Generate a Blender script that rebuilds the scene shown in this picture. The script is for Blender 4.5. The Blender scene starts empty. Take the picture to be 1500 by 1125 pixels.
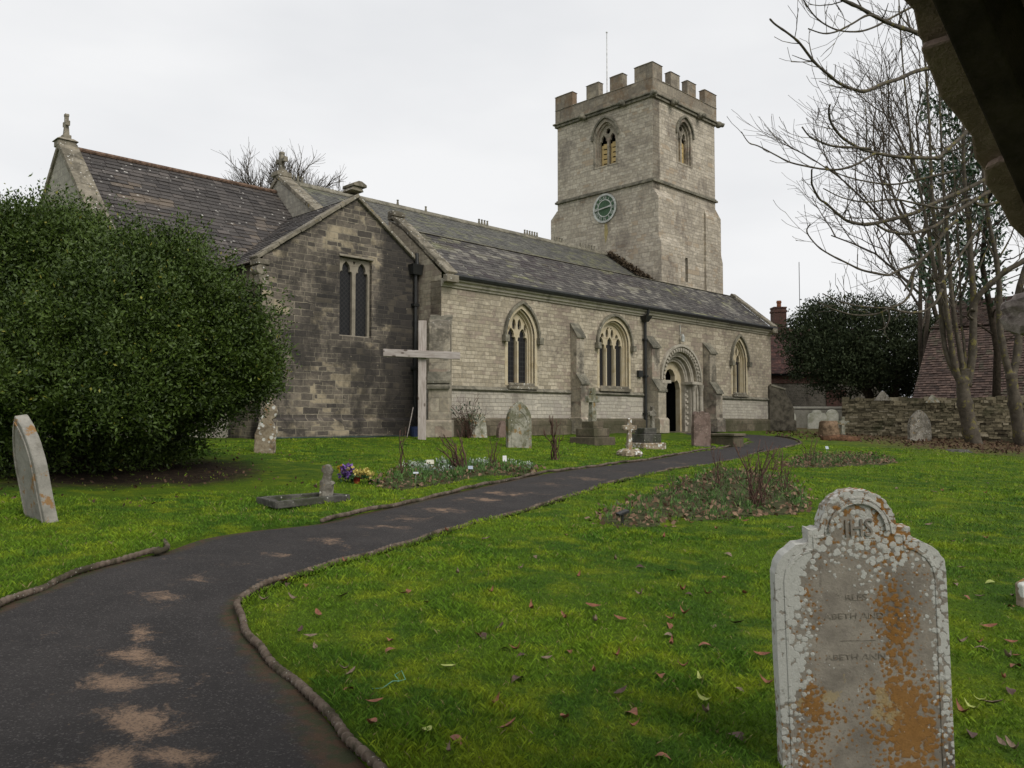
import bpy, bmesh, math, random
import numpy as np
from mathutils import Vector, Matrix
from mathutils.geometry import tessellate_polygon
R = math.radians
random.seed(7)
rng = np.random.default_rng(11)
S = bpy.context.scene
COL = S.collection

# ------------------------------------------------------------------ camera, sky, sun, exposure
FPX, CAMZ = 1205.0, 1.5
PITCH = math.atan(52.5 / FPX)
cd = bpy.data.cameras.new('camera'); cam = bpy.data.objects.new('camera', cd); COL.objects.link(cam)
cam.location = (0, 0, CAMZ); cam.rotation_euler = (R(90) + PITCH, 0, 0)
cd.sensor_width = 36; cd.lens = 36 * FPX / 1500; cd.clip_start = 0.05; cd.clip_end = 2000
S.camera = cam
S.view_settings.view_transform = 'Standard'; S.view_settings.look = 'None'
S.view_settings.exposure = 0.35; S.view_settings.gamma = 1.0
SUN_EL, SUN_AZ = R(42), R(142)          # azimuth clockwise from +Y: light comes from behind right
W = bpy.data.worlds.new('World'); S.world = W; W.use_nodes = True
wn = W.node_tree.nodes; wl = W.node_tree.links; wn.clear()
wo = wn.new('ShaderNodeOutputWorld'); bg = wn.new('ShaderNodeBackground')
sky = wn.new('ShaderNodeTexSky'); sky.sky_type = 'NISHITA'; sky.sun_disc = False
sky.sun_elevation = SUN_EL; sky.sun_rotation = SUN_AZ; sky.dust_density = 4
hs = wn.new('ShaderNodeHueSaturation'); hs.inputs['Saturation'].default_value = 0.18
tcw = wn.new('ShaderNodeTexCoord'); mpw = wn.new('ShaderNodeMapping'); mpw.inputs['Scale'].default_value = (1.1, 1.1, 3.2)
nzw = wn.new('ShaderNodeTexNoise'); nzw.inputs['Scale'].default_value = 1.6; nzw.inputs['Detail'].default_value = 5
nzw.inputs['Roughness'].default_value = 0.5
rpw = wn.new('ShaderNodeValToRGB')
rpw.color_ramp.elements[0].position = 0.36; rpw.color_ramp.elements[0].color = (6.5, 6.6, 6.78, 1)
rpw.color_ramp.elements[1].position = 0.62; rpw.color_ramp.elements[1].color = (7.5, 7.54, 7.62, 1)
mxw = wn.new('ShaderNodeMix'); mxw.data_type = 'RGBA'; mxw.inputs[0].default_value = 0.9
wl.new(tcw.outputs['Generated'], mpw.inputs['Vector']); wl.new(mpw.outputs[0], nzw.inputs['Vector'])
wl.new(nzw.outputs[0], rpw.inputs[0]); wl.new(sky.outputs[0], hs.inputs['Color'])
wl.new(hs.outputs[0], mxw.inputs[6]); wl.new(rpw.outputs[0], mxw.inputs[7])
wl.new(mxw.outputs[2], bg.inputs['Color']); bg.inputs['Strength'].default_value = 0.1
wl.new(bg.outputs[0], wo.inputs[0])
sl = bpy.data.lights.new('sun', 'SUN'); sl.energy = 1.5; sl.angle = R(24); sl.color = (1, 0.955, 0.89)
so = bpy.data.objects.new('sun', sl); COL.objects.link(so)
sd = Vector((math.sin(SUN_AZ) * math.cos(SUN_EL), math.cos(SUN_AZ) * math.cos(SUN_EL), math.sin(SUN_EL)))
so.rotation_euler = (-sd).to_track_quat('-Z', 'Y').to_euler()

# ------------------------------------------------------------------ frames: church axes and ground
ANG = math.atan2(FPX, 1200.0)
UX, UY = math.cos(ANG), math.sin(ANG)
OX, OY, OZ = -104 / FPX * 24, 24.0, 1.0
S0 = OX * -UY + OY * UX
def bcoord(x, y): return (x - OX) * -UY + (y - OY) * UX
def gz(x, y):
    b = bcoord(x, y)
    z = np.where(b < 0, 1 + b / S0, 1.0)
    return np.maximum(z, -0.35)
def gzs(x, y): return float(gz(np.float64(x), np.float64(y)))
cp, sp_ = math.cos(PITCH), math.sin(PITCH)
def ray(px, py):
    r = (px - 750) / FPX; u = -(py - 562.5) / FPX
    return r, cp - u * sp_, sp_ + u * cp
def at(px, py, d):
    r = ray(px, py); return Vector((r[0] * d, r[1] * d, CAMZ + r[2] * d))
def gpx(px, py):
    r = ray(px, py); lo, hi = 1.0, 120.0
    for _ in range(60):
        m = (lo + hi) / 2
        if CAMZ + r[2] * m > gzs(r[0] * m, r[1] * m): lo = m
        else: hi = m
    return Vector((r[0] * lo, r[1] * lo, gzs(r[0] * lo, r[1] * lo)))
def loc(a, b, z=0): return Vector((OX + UX * a - UY * b, OY + UY * a + UX * b, OZ + z))

# ------------------------------------------------------------------ mesh builder
class MB:
    def __init__(s): s.v = []; s.f = []; s.t = []
    def add(s, vs, fs, tone=0.5):
        n = len(s.v); s.v += [tuple(p) for p in vs]; s.f += [tuple(i + n for i in f) for f in fs]; s.t += [tone] * len(fs)
    def hexa(s, p, tone=0.5):      # p: 4 bottom then 4 top, both counter-clockwise
        s.add(p, [(3, 2, 1, 0), (4, 5, 6, 7), (0, 1, 5, 4), (1, 2, 6, 5), (2, 3, 7, 6), (3, 0, 4, 7)], tone)
    def box(s, x0, x1, y0, y1, z0, z1, tone=0.5):
        s.hexa([(x0, y0, z0), (x1, y0, z0), (x1, y1, z0), (x0, y1, z0), (x0, y0, z1), (x1, y0, z1), (x1, y1, z1), (x0, y1, z1)], tone)
    def bar(s, p0, p1, side, up, tone=0.5):   # square bar between two points; side = half-width vector, up = height vector
        p0, p1, side, up = Vector(p0), Vector(p1), Vector(side), Vector(up)
        s.hexa([p0 - side, p1 - side, p1 + side, p0 + side, p0 - side + up, p1 - side + up, p1 + side + up, p0 + side + up], tone)
    def extr(s, poly, f, d0, d1, tone=0.5):   # n-gon prism; f(u,z,d) -> point
        n = len(poly); vs = [f(u, z, d0) for u, z in poly] + [f(u, z, d1) for u, z in poly]
        s.add(vs, [tuple(range(n - 1, -1, -1)), tuple(range(n, 2 * n))] + [(i, (i + 1) % n, n + (i + 1) % n, n + i) for i in range(n)], tone)
    def plate(s, outer, holes, f, d0, d1, tone=0.5):   # prism with holes
        loops = [outer] + holes; flat = [p for l in loops for p in l]; n = len(flat)
        tri = tessellate_polygon([[Vector((u, z, 0)) for u, z in l] for l in loops])
        vs = [f(u, z, d0) for u, z in flat] + [f(u, z, d1) for u, z in flat]; fs = []
        for t in tri: fs.append(tuple(t)); fs.append(tuple(i + n for i in reversed(t)))
        k = 0
        for l in loops:
            m = len(l)
            for i in range(m): fs.append((k + i, k + (i + 1) % m, n + k + (i + 1) % m, n + k + i))
            k += m
        s.add(vs, fs, tone)
    def ring(s, a, b, f, d0, d1, tone=0.5):   # band between two open polylines of the same length
        n = len(a); vs = [f(*p, d0) for p in a] + [f(*p, d0) for p in b] + [f(*p, d1) for p in a] + [f(*p, d1) for p in b]; fs = []
        for i in range(n - 1):
            fs += [(i, i + 1, n + i + 1, n + i), (2 * n + i, 3 * n + i, 3 * n + i + 1, 2 * n + i + 1), (i, 2 * n + i, 2 * n + i + 1, i + 1), (n + i, n + i + 1, 3 * n + i + 1, 3 * n + i)]
        fs += [(0, n, 3 * n, 2 * n), (n - 1, 3 * n - 1, 4 * n - 1, 2 * n - 1)]
        s.add(vs, fs, tone)
    def tube(s, pts, rad, sides=6, tone=0.5, cap=True):
        pts = [Vector(p) for p in pts]; n = len(pts)
        if not hasattr(rad, '__len__'): rad = [rad] * n
        vs = []; ref = None
        for i in range(n):
            d = (pts[min(i + 1, n - 1)] - pts[max(i - 1, 0)])
            if d.length < 1e-9: d = Vector((0, 0, 1))
            d.normalize()
            if ref is None: ref = d.orthogonal().normalized()
            ref = (ref - d * ref.dot(d))
            ref = ref.normalized() if ref.length > 1e-6 else d.orthogonal().normalized()
            q = d.cross(ref)
            for k in range(sides):
                a = 2 * math.pi * k / sides
                vs.append(pts[i] + (ref * math.cos(a) + q * math.sin(a)) * rad[i])
        fs = [(i * sides + k, i * sides + (k + 1) % sides, (i + 1) * sides + (k + 1) % sides, (i + 1) * sides + k) for i in range(n - 1) for k in range(sides)]
        if cap: fs += [tuple(range(sides - 1, -1, -1)), tuple((n - 1) * sides + k for k in range(sides))]
        s.add(vs, fs, tone)
    def lathe(s, prof, sides=12, o=(0, 0, 0), tone=0.5, jit=0, seed=0):
        rr = random.Random(seed); vs = []
        for r, z in prof:
            for k in range(sides):
                a = 2 * math.pi * k / sides; q = r * (1 + rr.uniform(-jit, jit))
                vs.append((o[0] + q * math.cos(a), o[1] + q * math.sin(a), o[2] + z))
        n = len(prof)
        fs = [(i * sides + k, i * sides + (k + 1) % sides, (i + 1) * sides + (k + 1) % sides, (i + 1) * sides + k) for i in range(n - 1) for k in range(sides)]
        fs += [tuple(range(sides - 1, -1, -1)), tuple((n - 1) * sides + k for k in range(sides))]
        s.add(vs, fs, tone)
    def build(s, name, mat, parent=None, smooth=False, bevel=0, recalc=True):
        me = bpy.data.meshes.new(name); me.from_pydata(s.v, [], s.f); me.update()
        at_ = me.attributes.new('tone', 'FLOAT', 'FACE'); at_.data.foreach_set('value', s.t)
        if recalc:
            bm = bmesh.new(); bm.from_mesh(me); bmesh.ops.recalc_face_normals(bm, faces=bm.faces); bm.to_mesh(me); bm.free()
        if smooth: me.polygons.foreach_set('use_smooth', [True] * len(me.polygons))
        me.materials.append(mat); o = bpy.data.objects.new(name, me); COL.objects.link(o)
        if parent: o.parent = parent
        if bevel:
            m = o.modifiers.new('bevel', 'BEVEL'); m.width = bevel; m.segments = 2; m.limit_method = 'ANGLE'; m.angle_limit = R(35)
        return o
def np_mesh(name, V, F, tone, mat, parent=None, col=None):   # V (n,k,3) polygons of k corners
    n, k = V.shape[:2]; me = bpy.data.meshes.new(name)
    me.vertices.add(n * k); me.vertices.foreach_set('co', V.reshape(-1).astype(np.float32))
    nf = F.shape[0]; fk = F.shape[1]
    idx = (np.arange(n)[:, None, None] * k + F[None]).reshape(-1)
    me.loops.add(n * nf * fk); me.loops.foreach_set('vertex_index', idx.astype(np.int32))
    me.polygons.add(n * nf); me.polygons.foreach_set('loop_start', (np.arange(n * nf) * fk).astype(np.int32))
    me.update(calc_edges=True)
    a = me.attributes.new('tone', 'FLOAT', 'FACE'); a.data.foreach_set('value', np.repeat(tone, nf).astype(np.float32))
    me.validate(); me.materials.append(mat); o = bpy.data.objects.new(name, me); COL.objects.link(o)
    if parent: o.parent = parent
    return o
def empty(name, location, rz=0):
    o = bpy.data.objects.new(name, None); COL.objects.link(o); o.location = location; o.rotation_euler = (0, 0, rz); o.empty_display_size = .2; return o
def tag(o, label, cat, group=None, kind=None):
    o['label'] = label; o['category'] = cat
    if group: o['group'] = group
    if kind: o['kind'] = kind
    return o
def struct(o, kind='structure', label=None, cat=None):
    o['kind'] = kind
    if label: o['label'] = label
    if cat: o['category'] = cat
    return o

# ------------------------------------------------------------------ materials
class NT:
    def __init__(s, name, rough=0.9, spec=0.25):
        s.m = bpy.data.materials.new(name); s.m.use_nodes = True; s.n = s.m.node_tree.nodes; s.l = s.m.node_tree.links
        s.b = s.n['Principled BSDF']; s.b.inputs['Roughness'].default_value = rough; s.b.inputs['Specular IOR Level'].default_value = spec
        s.tc = s.n.new('ShaderNodeTexCoord'); s.obj = s.tc.outputs['Object']
    def put(s, sock, v):
        if isinstance(v, bpy.types.NodeSocket): s.l.new(v, sock)
        elif v is not None:
            if hasattr(v, '__len__') and len(v) == 3 and sock.type == 'RGBA': v = (*v, 1)
            sock.default_value = v
    def math(s, op, a, b=0.0, c=None, clamp=False):
        n = s.n.new('ShaderNodeMath'); n.operation = op; n.use_clamp = clamp; s.put(n.inputs[0], a); s.put(n.inputs[1], b)
        if c is not None: s.put(n.inputs[2], c)
        return n.outputs[0]
    def mix(s, f, a, b, mode='MIX'):
        n = s.n.new('ShaderNodeMix'); n.data_type = 'RGBA'; n.blend_type = mode; s.put(n.inputs[0], f); s.put(n.inputs[6], a); s.put(n.inputs[7], b); return n.outputs[2]
    def map(s, vec=None, scale=(1, 1, 1), loc_=(0, 0, 0), rot=(0, 0, 0)):
        n = s.n.new('ShaderNodeMapping'); s.put(n.inputs['Vector'], vec or s.obj); n.inputs['Scale'].default_value = scale
        n.inputs['Location'].default_value = loc_; n.inputs['Rotation'].default_value = rot; return n.outputs[0]
    def noise(s, scale, detail=4, rough=0.55, vec=None, dist=0, color=False):
        n = s.n.new('ShaderNodeTexNoise'); n.inputs['Scale'].default_value = scale; n.inputs['Detail'].default_value = detail
        n.inputs['Roughness'].default_value = rough; n.inputs['Distortion'].default_value = dist; s.put(n.inputs['Vector'], vec or s.obj)
        return n.outputs[1 if color else 0]
    def vor(s, scale, vec=None, feat='F1', out='Distance', rnd=1.0):
        n = s.n.new('ShaderNodeTexVoronoi'); n.feature = feat; n.inputs['Scale'].default_value = scale; s.put(n.inputs['Vector'], vec or s.obj)
        n.inputs['Randomness'].default_value = rnd
        return n.outputs[out]
    def ramp(s, f, lo, hi, a=0.0, b=1.0):
        n = s.n.new('ShaderNodeMapRange'); n.interpolation_type = 'SMOOTHSTEP'; s.put(n.inputs[0], f); n.inputs[1].default_value = lo; n.inputs[2].default_value = hi
        n.inputs[3].default_value = a; n.inputs[4].default_value = b; return n.outputs[0]
    def cramp(s, f, stops):
        n = s.n.new('ShaderNodeValToRGB'); s.put(n.inputs[0], f); e = n.color_ramp.elements
        while len(e) < len(stops): e.new(0.5)
        for i, (p, c) in enumerate(stops): e[i].position = p; e[i].color = (*c, 1)
        return n.outputs[0]
    def attr(s, name):
        n = s.n.new('ShaderNodeAttribute'); n.attribute_name = name; return n.outputs['Fac']
    def sep(s, vec):
        n = s.n.new('ShaderNodeSeparateXYZ'); s.put(n.inputs[0], vec); return n.outputs
    def comb(s, x, y, z):
        n = s.n.new('ShaderNodeCombineXYZ'); s.put(n.inputs[0], x); s.put(n.inputs[1], y); s.put(n.inputs[2], z); return n.outputs[0]
    def bump(s, h, strength=0.5, dist=0.02):
        n = s.n.new('ShaderNodeBump'); n.inputs['Strength'].default_value = strength; n.inputs['Distance'].default_value = dist; s.put(n.inputs['Height'], h)
        s.l.new(n.outputs[0], s.b.inputs['Normal']); return n
    def col(s, c): s.put(s.b.inputs['Base Color'], c)

def masonry(name, c1, c2, mortar, soot=None, band=None, bw=.42, rh=.145, ms=.010, stain=(.05, .045, .04), stain_lo=.52, stain_hi=.7, stain_amt=.8, blotch=None, blotch_thr=.6,
            lichen=(.55, .53, .46), lich_thr=.2, jitter=.05, bump=.6, seed=0):
    t = NT(name); x, y, z = t.sep(t.obj); nx, ny, nz = t.sep(t.tc.outputs['Normal'])
    side = t.math('GREATER_THAN', t.math('ABSOLUTE', nx), t.math('ABSOLUTE', ny))
    u = t.math('ADD', t.math('MULTIPLY', y, side), t.math('MULTIPLY', x, t.math('SUBTRACT', 1.0, side)))
    w = t.noise(1.4, 3, .6, t.map(loc_=(seed, 0, 0)), color=True); wr, wg, wb = t.sep(w)
    w2 = t.noise(7, 2, .6, color=True); w2r, w2g, w2b = t.sep(w2)
    uu = t.math('ADD', u, t.math('ADD', t.math('MULTIPLY', wr, jitter * 2), t.math('MULTIPLY', w2r, jitter * .5)))
    zz = t.math('ADD', z, t.math('ADD', t.math('MULTIPLY', wg, jitter), t.math('MULTIPLY', w2g, jitter * .35)))
    v = t.comb(uu, zz, 0.0)
    def brick(bw_, rh_, loc_):
        n = t.n.new('ShaderNodeTexBrick'); t.put(n.inputs['Vector'], t.map(v, loc_=loc_)); n.inputs['Scale'].default_value = 1
        n.inputs['Brick Width'].default_value = bw_; n.inputs['Row Height'].default_value = rh_; n.inputs['Mortar Size'].default_value = ms
        n.inputs['Mortar Smooth'].default_value = .4; n.offset_frequency = 2; n.squash = .75; n.squash_frequency = 3; n.offset = .43
        t.put(n.inputs['Color1'], (0, 0, 0)); t.put(n.inputs['Color2'], (1, 1, 1)); t.put(n.inputs['Mortar'], (.5, .5, .5))
        return n.outputs['Color'], n.outputs['Fac']
    ca, fa = brick(bw, rh, (3.1 + seed, 0, 0)); cb, fb = brick(bw * 1.45, rh * 1.5, (seed, .05, 0))
    sel = t.ramp(t.noise(.55, 1, .5, t.map(loc_=(seed * 2, 3, 1), scale=(1, 1, 2.2))), .5, .515)
    cc = t.mix(sel, ca, cb); mm = t.math('ADD', t.math('MULTIPLY', fa, t.math('SUBTRACT', 1.0, sel)), t.math('MULTIPLY', fb, sel))
    base = t.mix(cc, c1, c2)
    base = t.mix(t.ramp(t.noise(9, 4, .7), .3, .75), t.mix(1.0, base, (.72, .72, .74), 'MULTIPLY'), t.mix(1.0, base, (1.18, 1.16, 1.12), 'MULTIPLY'))
    if blotch:
        q = t.math('ADD', t.math('MULTIPLY', t.noise(1.1, 3, .6, t.map(loc_=(9, seed, 2))), .7), t.math('MULTIPLY', cc, .3))
        base = t.mix(t.ramp(q, blotch_thr, blotch_thr + .05, 0, .75), base, t.mix(t.noise(14, 2), blotch, tuple(c * 1.5 for c in blotch)))
    col = t.mix(t.math('MULTIPLY', mm, .9), base, mortar)
    st = t.math('ADD', t.math('MULTIPLY', t.noise(.75, 5, .65, t.map(loc_=(seed, seed, 0), scale=(1, 1, .7)), dist=.6), .8), t.math('MULTIPLY', t.noise(5, 4, .7), .25))
    st = t.math('ADD', st, t.math('MULTIPLY', cc, .06))
    if band: col = t.mix(t.ramp(z, band - .02, band + .02, .34, 0), col, t.mix(mm, (.46, .455, .43), (.26, .25, .23)))      # pale ashlar refacing below the string course
    if soot: st = t.math('ADD', st, t.math('MULTIPLY', t.ramp(x, soot[0], soot[1]), soot[2]))
    col = t.mix(t.ramp(st, stain_lo, stain_hi, 0, stain_amt), col, stain)
    if lich_thr:
        d = t.math('ADD', t.vor(6.5, t.map(scale=(1, 1, 1.3))), t.math('MULTIPLY', t.noise(22, 3, .7), .35))
        lf = t.math('MULTIPLY', t.ramp(d, lich_thr, lich_thr + .05, .8, 0), t.ramp(t.noise(1.7, 2), .42, .6))
        col = t.mix(lf, col, lichen)
    t.col(col)
    h = t.math('ADD', t.math('MULTIPLY', t.math('SUBTRACT', 1.0, mm), .7), t.math('ADD', t.math('MULTIPLY', cc, .25), t.math('MULTIPLY', t.noise(18, 4, .7), .5)))
    t.bump(h, bump, .03); return t.m

M = {}
M['aisle'] = masonry('cream limestone courses', (.31, .27, .20), (.54, .48, .37), (.20, .172, .125), band=1.42, bw=.33, rh=.12, ms=.008, stain=(.12, .10, .08), stain_lo=.50, stain_hi=.76, stain_amt=.62,
                     blotch=(.19, .15, .12), blotch_thr=.57, lichen=(.5, .48, .42), lich_thr=.2, jitter=.065, seed=1.3)
M['chapel'] = masonry('sooty brown rubble stone', (.068, .06, .052), (.24, .205, .162), (.29, .255, .19), soot=(-1.9, -.4, .2), bw=.34, rh=.125, ms=.011, stain=(.026, .024, .023), stain_lo=.48, stain_hi=.67, stain_amt=.84,
                      blotch=(.30, .25, .17), blotch_thr=.585, lichen=(.42, .37, .26), lich_thr=.2, jitter=.07, seed=4.1)
M['tower'] = masonry('grey tower rubble stone', (.35, .31, .245), (.56, .505, .41), (.23, .205, .165), bw=.40, rh=.14, ms=.010, stain=(.13, .108, .09), stain_lo=.53, stain_hi=.74, stain_amt=.7,
                     blotch=(.27, .21, .145), blotch_thr=.62, lichen=(.5, .49, .45), lich_thr=.19, jitter=.05, seed=7.7)
M['chancel'] = masonry('pale chancel stone', (.29, .27, .23), (.38, .36, .30), (.26, .24, .2), bw=.4, rh=.15, stain=(.12, .11, .1), stain_lo=.55, stain_hi=.75, stain_amt=.7, seed=2.2)
M['plinth'] = masonry('mossy plinth stone', (.10, .083, .056), (.165, .14, .10), (.08, .07, .045), bw=.6, rh=.27, ms=.01, stain=(.05, .05, .025), stain_lo=.48, stain_hi=.68, stain_amt=.75, lichen=(.36, .35, .28), lich_thr=.18, seed=5)
M['buttress'] = masonry('weathered buttress stone', (.30, .265, .205), (.43, .385, .305), (.24, .21, .16), bw=.62, rh=.27, ms=.006, stain=(.055, .05, .04), stain_lo=.53, stain_hi=.68, stain_amt=.8,
                        blotch=(.22, .165, .13), blotch_thr=.60, lichen=(.6, .59, .54), lich_thr=.22, seed=6.4)

def plain_stone(name, c1, c2, stain, lo=.5, hi=.7, amt=.7, lichen=None, lthr=.2, scale=1.0, orange=None, othr=.62, bump=.5, lscale=9):
    t = NT(name); a = t.noise(5 * scale, 5, .65); base = t.mix(t.ramp(a, .3, .7), c1, c2)
    col = t.mix(t.ramp(t.noise(1.6 * scale, 5, .7, dist=.5), lo, hi, 0, amt), base, stain)
    if orange: col = t.mix(t.ramp(t.noise(4.2 * scale, 5, .7, t.map(loc_=(5, 2, 7))), othr, othr + .06, 0, .9), col, orange)
    if lichen:
        d = t.math('ADD', t.vor(lscale * scale), t.math('MULTIPLY', t.noise(30 * scale, 3, .7), .35))
        col = t.mix(t.math('MULTIPLY', t.ramp(d, lthr, lthr + .06, .9, 0), t.ramp(t.noise(2.3 * scale, 2), .4, .55)), col, lichen)
    t.col(col); t.bump(t.math('ADD', t.noise(14 * scale, 5, .7), t.math('MULTIPLY', t.noise(60 * scale, 3), .3)), bump, .03 / scale); return t.m
M['ashlar'] = plain_stone('ochre window dressing stone', (.44, .365, .235), (.5, .44, .32), (.30, .22, .11), .5, .72, .6, bump=.25)
M['ashlar_grey'] = plain_stone('pale carved limestone', (.31, .28, .225), (.43, .395, .325), (.15, .135, .105), .48, .68, .65, bump=.4)
M['ashlar_dull'] = plain_stone('dull beige dressing stone', (.2, .175, .135), (.28, .25, .195), (.09, .078, .06), .5, .7, .6, bump=.3)
M['coping'] = plain_stone('lichened coping stone', (.155, .138, .105), (.27, .24, .185), (.07, .062, .045), .46, .62, .75, lichen=(.6, .59, .54), lthr=.32, orange=(.25, .18, .05), othr=.62)
M['cornice'] = plain_stone('moulded cornice stone', (.34, .31, .25), (.42, .385, .31), (.14, .13, .11), .5, .7, .7)
M['dress_dark'] = plain_stone('dark weathering stone', (.13, .12, .09), (.24, .22, .17), (.05, .05, .04), .45, .65, .7, lichen=(.6, .6, .55), lthr=.24)

def slates(name, c0, c1, c2, patch, pthr, spots, sthr, sscale=5, rough=.75):
    t = NT(name, rough, .35); tn = t.attr('tone'); base = t.cramp(tn, [(0, c0), (.55, c1), (1, c2)])
    base = t.mix(t.ramp(t.noise(6, 5, .7), .3, .75), t.mix(1.0, base, (.7, .7, .7), 'MULTIPLY'), base)
    p = t.math('ADD', t.math('MULTIPLY', t.noise(.55, 3, .6, t.map(scale=(.45, 1, 1))), .8), t.math('MULTIPLY', tn, .2))
    col = base
    for (c, lo, off) in patch:
        q = t.math('ADD', t.math('MULTIPLY', t.noise(.8, 3, .6, t.map(scale=(.4, 1, 1), loc_=off)), .75), t.math('MULTIPLY', t.math('FRACT', t.math('MULTIPLY', tn, 7.3)), .25))
        col = t.mix(t.ramp(q, lo, lo + .10, 0, .62), col, c)
    d = t.math('ADD', t.vor(sscale), t.math('MULTIPLY', t.noise(sscale * 4, 3, .7), .4))
    col = t.mix(t.math('MULTIPLY', t.ramp(d, sthr, sthr + .07, .85, 0), t.ramp(t.noise(1.1, 3), .4, .58)), col, spots)
    t.col(col); t.bump(t.noise(25, 4, .7), .3, .01); return t.m
M['slate'] = slates('grey slates with green and purple patches', (.048, .043, .041), (.085, .078, .072), (.145, .135, .115),
                    [((.25, .25, .13), .55, (0, 0, 0)), ((.038, .027, .031), .525, (7, 3, 1)), ((.24, .225, .19), .565, (2, 9, 4))], .5, (.38, .37, .31), .27)
M['slate_nave'] = slates('mossy grey nave slates', (.07, .068, .062), (.11, .107, .095), (.15, .145, .12), [((.15, .15, .085), .55, (4, 0, 0))], .5, (.3, .3, .24), .18)
M['stone_slate'] = slates('dark stone slates with white lichen', (.038, .033, .031), (.07, .062, .057), (.115, .10, .09), [((.16, .125, .09), .60, (1, 0, 2))], .5, (.55, .53, .48), .31, 4.5)
M['tile_red'] = slates('old red clay tiles', (.04, .024, .022), (.10, .047, .04), (.19, .09, .07), [((.06, .05, .04), .56, (0, 2, 0))], .5, (.25, .2, .15), .14)
M['tile_brown'] = slates('brown clay barn tiles', (.05, .034, .028), (.11, .073, .06), (.185, .125, .10), [((.07, .07, .045), .56, (0, 2, 0))], .5, (.25, .22, .18), .13)

def simple(name, c, rough=.8, spec=.3, nscale=8, var=.3, bump=0, metal=0):
    t = NT(name, rough, spec); t.col(t.mix(t.ramp(t.noise(nscale, 4, .65), .3, .7), tuple(x * (1 - var) for x in c), tuple(x * (1 + var) for x in c)))
    t.b.inputs['Metallic'].default_value = metal
    if bump: t.bump(t.noise(nscale * 3, 4, .7), bump, .02)
    return t.m
M['iron'] = simple('black painted iron', (.018, .019, .018), .5, .4)
M['dark'] = simple('dark interior', (.006, .006, .006), .95, .05)
M['door'] = simple('dark oak door', (.014, .011, .009), .7, .2)
def glass(name, scale, rot):
    t = NT(name, .4, .22); x, y, z = t.sep(t.obj); s_ = t.math('ADD', x, y)
    if rot:
        a = t.math('FRACT', t.math('MULTIPLY', t.math('ADD', s_, z), scale)); b = t.math('FRACT', t.math('MULTIPLY', t.math('SUBTRACT', s_, z), scale))
    else:
        a = t.math('FRACT', t.math('MULTIPLY', s_, scale)); b = t.math('FRACT', t.math('MULTIPLY', z, scale * .7))
    m = t.math('MAXIMUM', t.math('LESS_THAN', a, .16), t.math('LESS_THAN', b, .16))
    t.col(t.mix(m, t.mix(t.noise(9, 2), (.006, .006, .007), (.016, .016, .017)), (.036, .035, .034)))
    t.put(t.b.inputs['Roughness'], t.mix(m, (.42, .42, .42), (.8, .8, .8))); t.bump(t.noise(7, 2), .25, .02); return t.m
M['glass'] = glass('dark leaded glass', 7.0, True)
M['glass_grid'] = glass('dark glass in small panes', 9.0, False)
M['louvre'] = simple('ochre belfry louvre boards', (.50, .37, .17), .85, .2, 5, .2)
M['clock_green'] = simple('dark green clock dial', (.04, .085, .042), .6, .3)
M['clock_white'] = simple('pale grey clock paint', (.42, .43, .40), .6, .3)
M['white_pole'] = simple('white pole paint', (.6, .6, .6), .5, .3)

# ------------------------------------------------------------------ THE CHURCH (local frame: x = west along the wall, y = north, z up from ground)
church = empty('church', (OX, OY, OZ), ANG)
tag(church, 'stone parish church with battlemented clock tower and long slated aisle', 'church')
def fs(b0): return lambda u, z, d: (u, b0 - d, z)          # south-facing plane, d outward
def fe(a0): return lambda u, z, d: (a0 - d, u, z)          # east-facing plane
def arc(c, w, zs, za, n=9):
    """pointed or round arch polyline from right springing to left"""
    h = za - zs; Rr = (w * w + h * h) / (2 * w); cx = c + w - Rr; tm = math.asin(min(1, h / Rr)) if h < Rr else math.acos(max(-1, (Rr - w) / Rr))
    r = [(cx + Rr * math.cos(tm * i / n), zs + Rr * math.sin(tm * i / n)) for i in range(n + 1)]
    r[-1] = (c, za); l = [(2 * c - x, z) for x, z in reversed(r[:-1])]
    return r + l
def archpoly(c, w, z0, zs, za, n=9): return [(c - w, z0), (c + w, z0)] + arc(c, w, zs, za, n)
def cusped(c, w, z0, zs, za):
    h = za - zs; half = [(1, 0), (.97, .2), (.84, .33), (.58, .30), (.64, .5), (.52, .74), (.22, .9)]
    return [(c - w, z0), (c + w, z0)] + [(c + w * a, zs + h * b) for a, b in half] + [(c, za)] + [(c - w * a, zs + h * b) for a, b in reversed(half)]
def drop(c, w, z0, z1): h = z1 - z0; return [(c, z0), (c + w * .8, z0 + .18 * h), (c + w, z0 + .45 * h), (c + w * .7, z0 + .8 * h), (c, z1), (c - w * .7, z0 + .8 * h), (c - w, z0 + .45 * h), (c - w * .8, z0 + .18 * h)]

# --- aisle wall
W1 = dict(c=3.36, w=.62, z0=1.62, zs=3.16, za=4.08); W2 = dict(c=8.20, w=.86, z0=1.66, zs=3.22, za=4.10); W3 = dict(c=17.10, w=.58, z0=1.64, zs=3.05, za=4.02)
DC, DZ = 12.45, 2.05
def dooro(r, z0=0.02): return [(DC - r, z0), (DC + r, z0)] + [(DC + r * math.cos(math.pi * i / 20), DZ + r * math.sin(math.pi * i / 20)) for i in range(21)]
AL = 20.0
w = MB()
w.plate([(0, .0), (AL, .0), (AL, 4.62), (0, 4.62)], [archpoly(**W1), archpoly(**W2), archpoly(**W3), dooro(1.16)], fs(0), -.5, 0)
w.plate([(0.5, -.02), (2.6, -.02), (2.6, 6.8), (1.86, 6.36), (.5, 5.24)], [], fe(0), -.45, 0)
w.add([(0, 0, 0), (0, .5, 0), (0, .5, 5.24), (0, 0, 4.82)], [(0, 1, 2, 3)])
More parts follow.
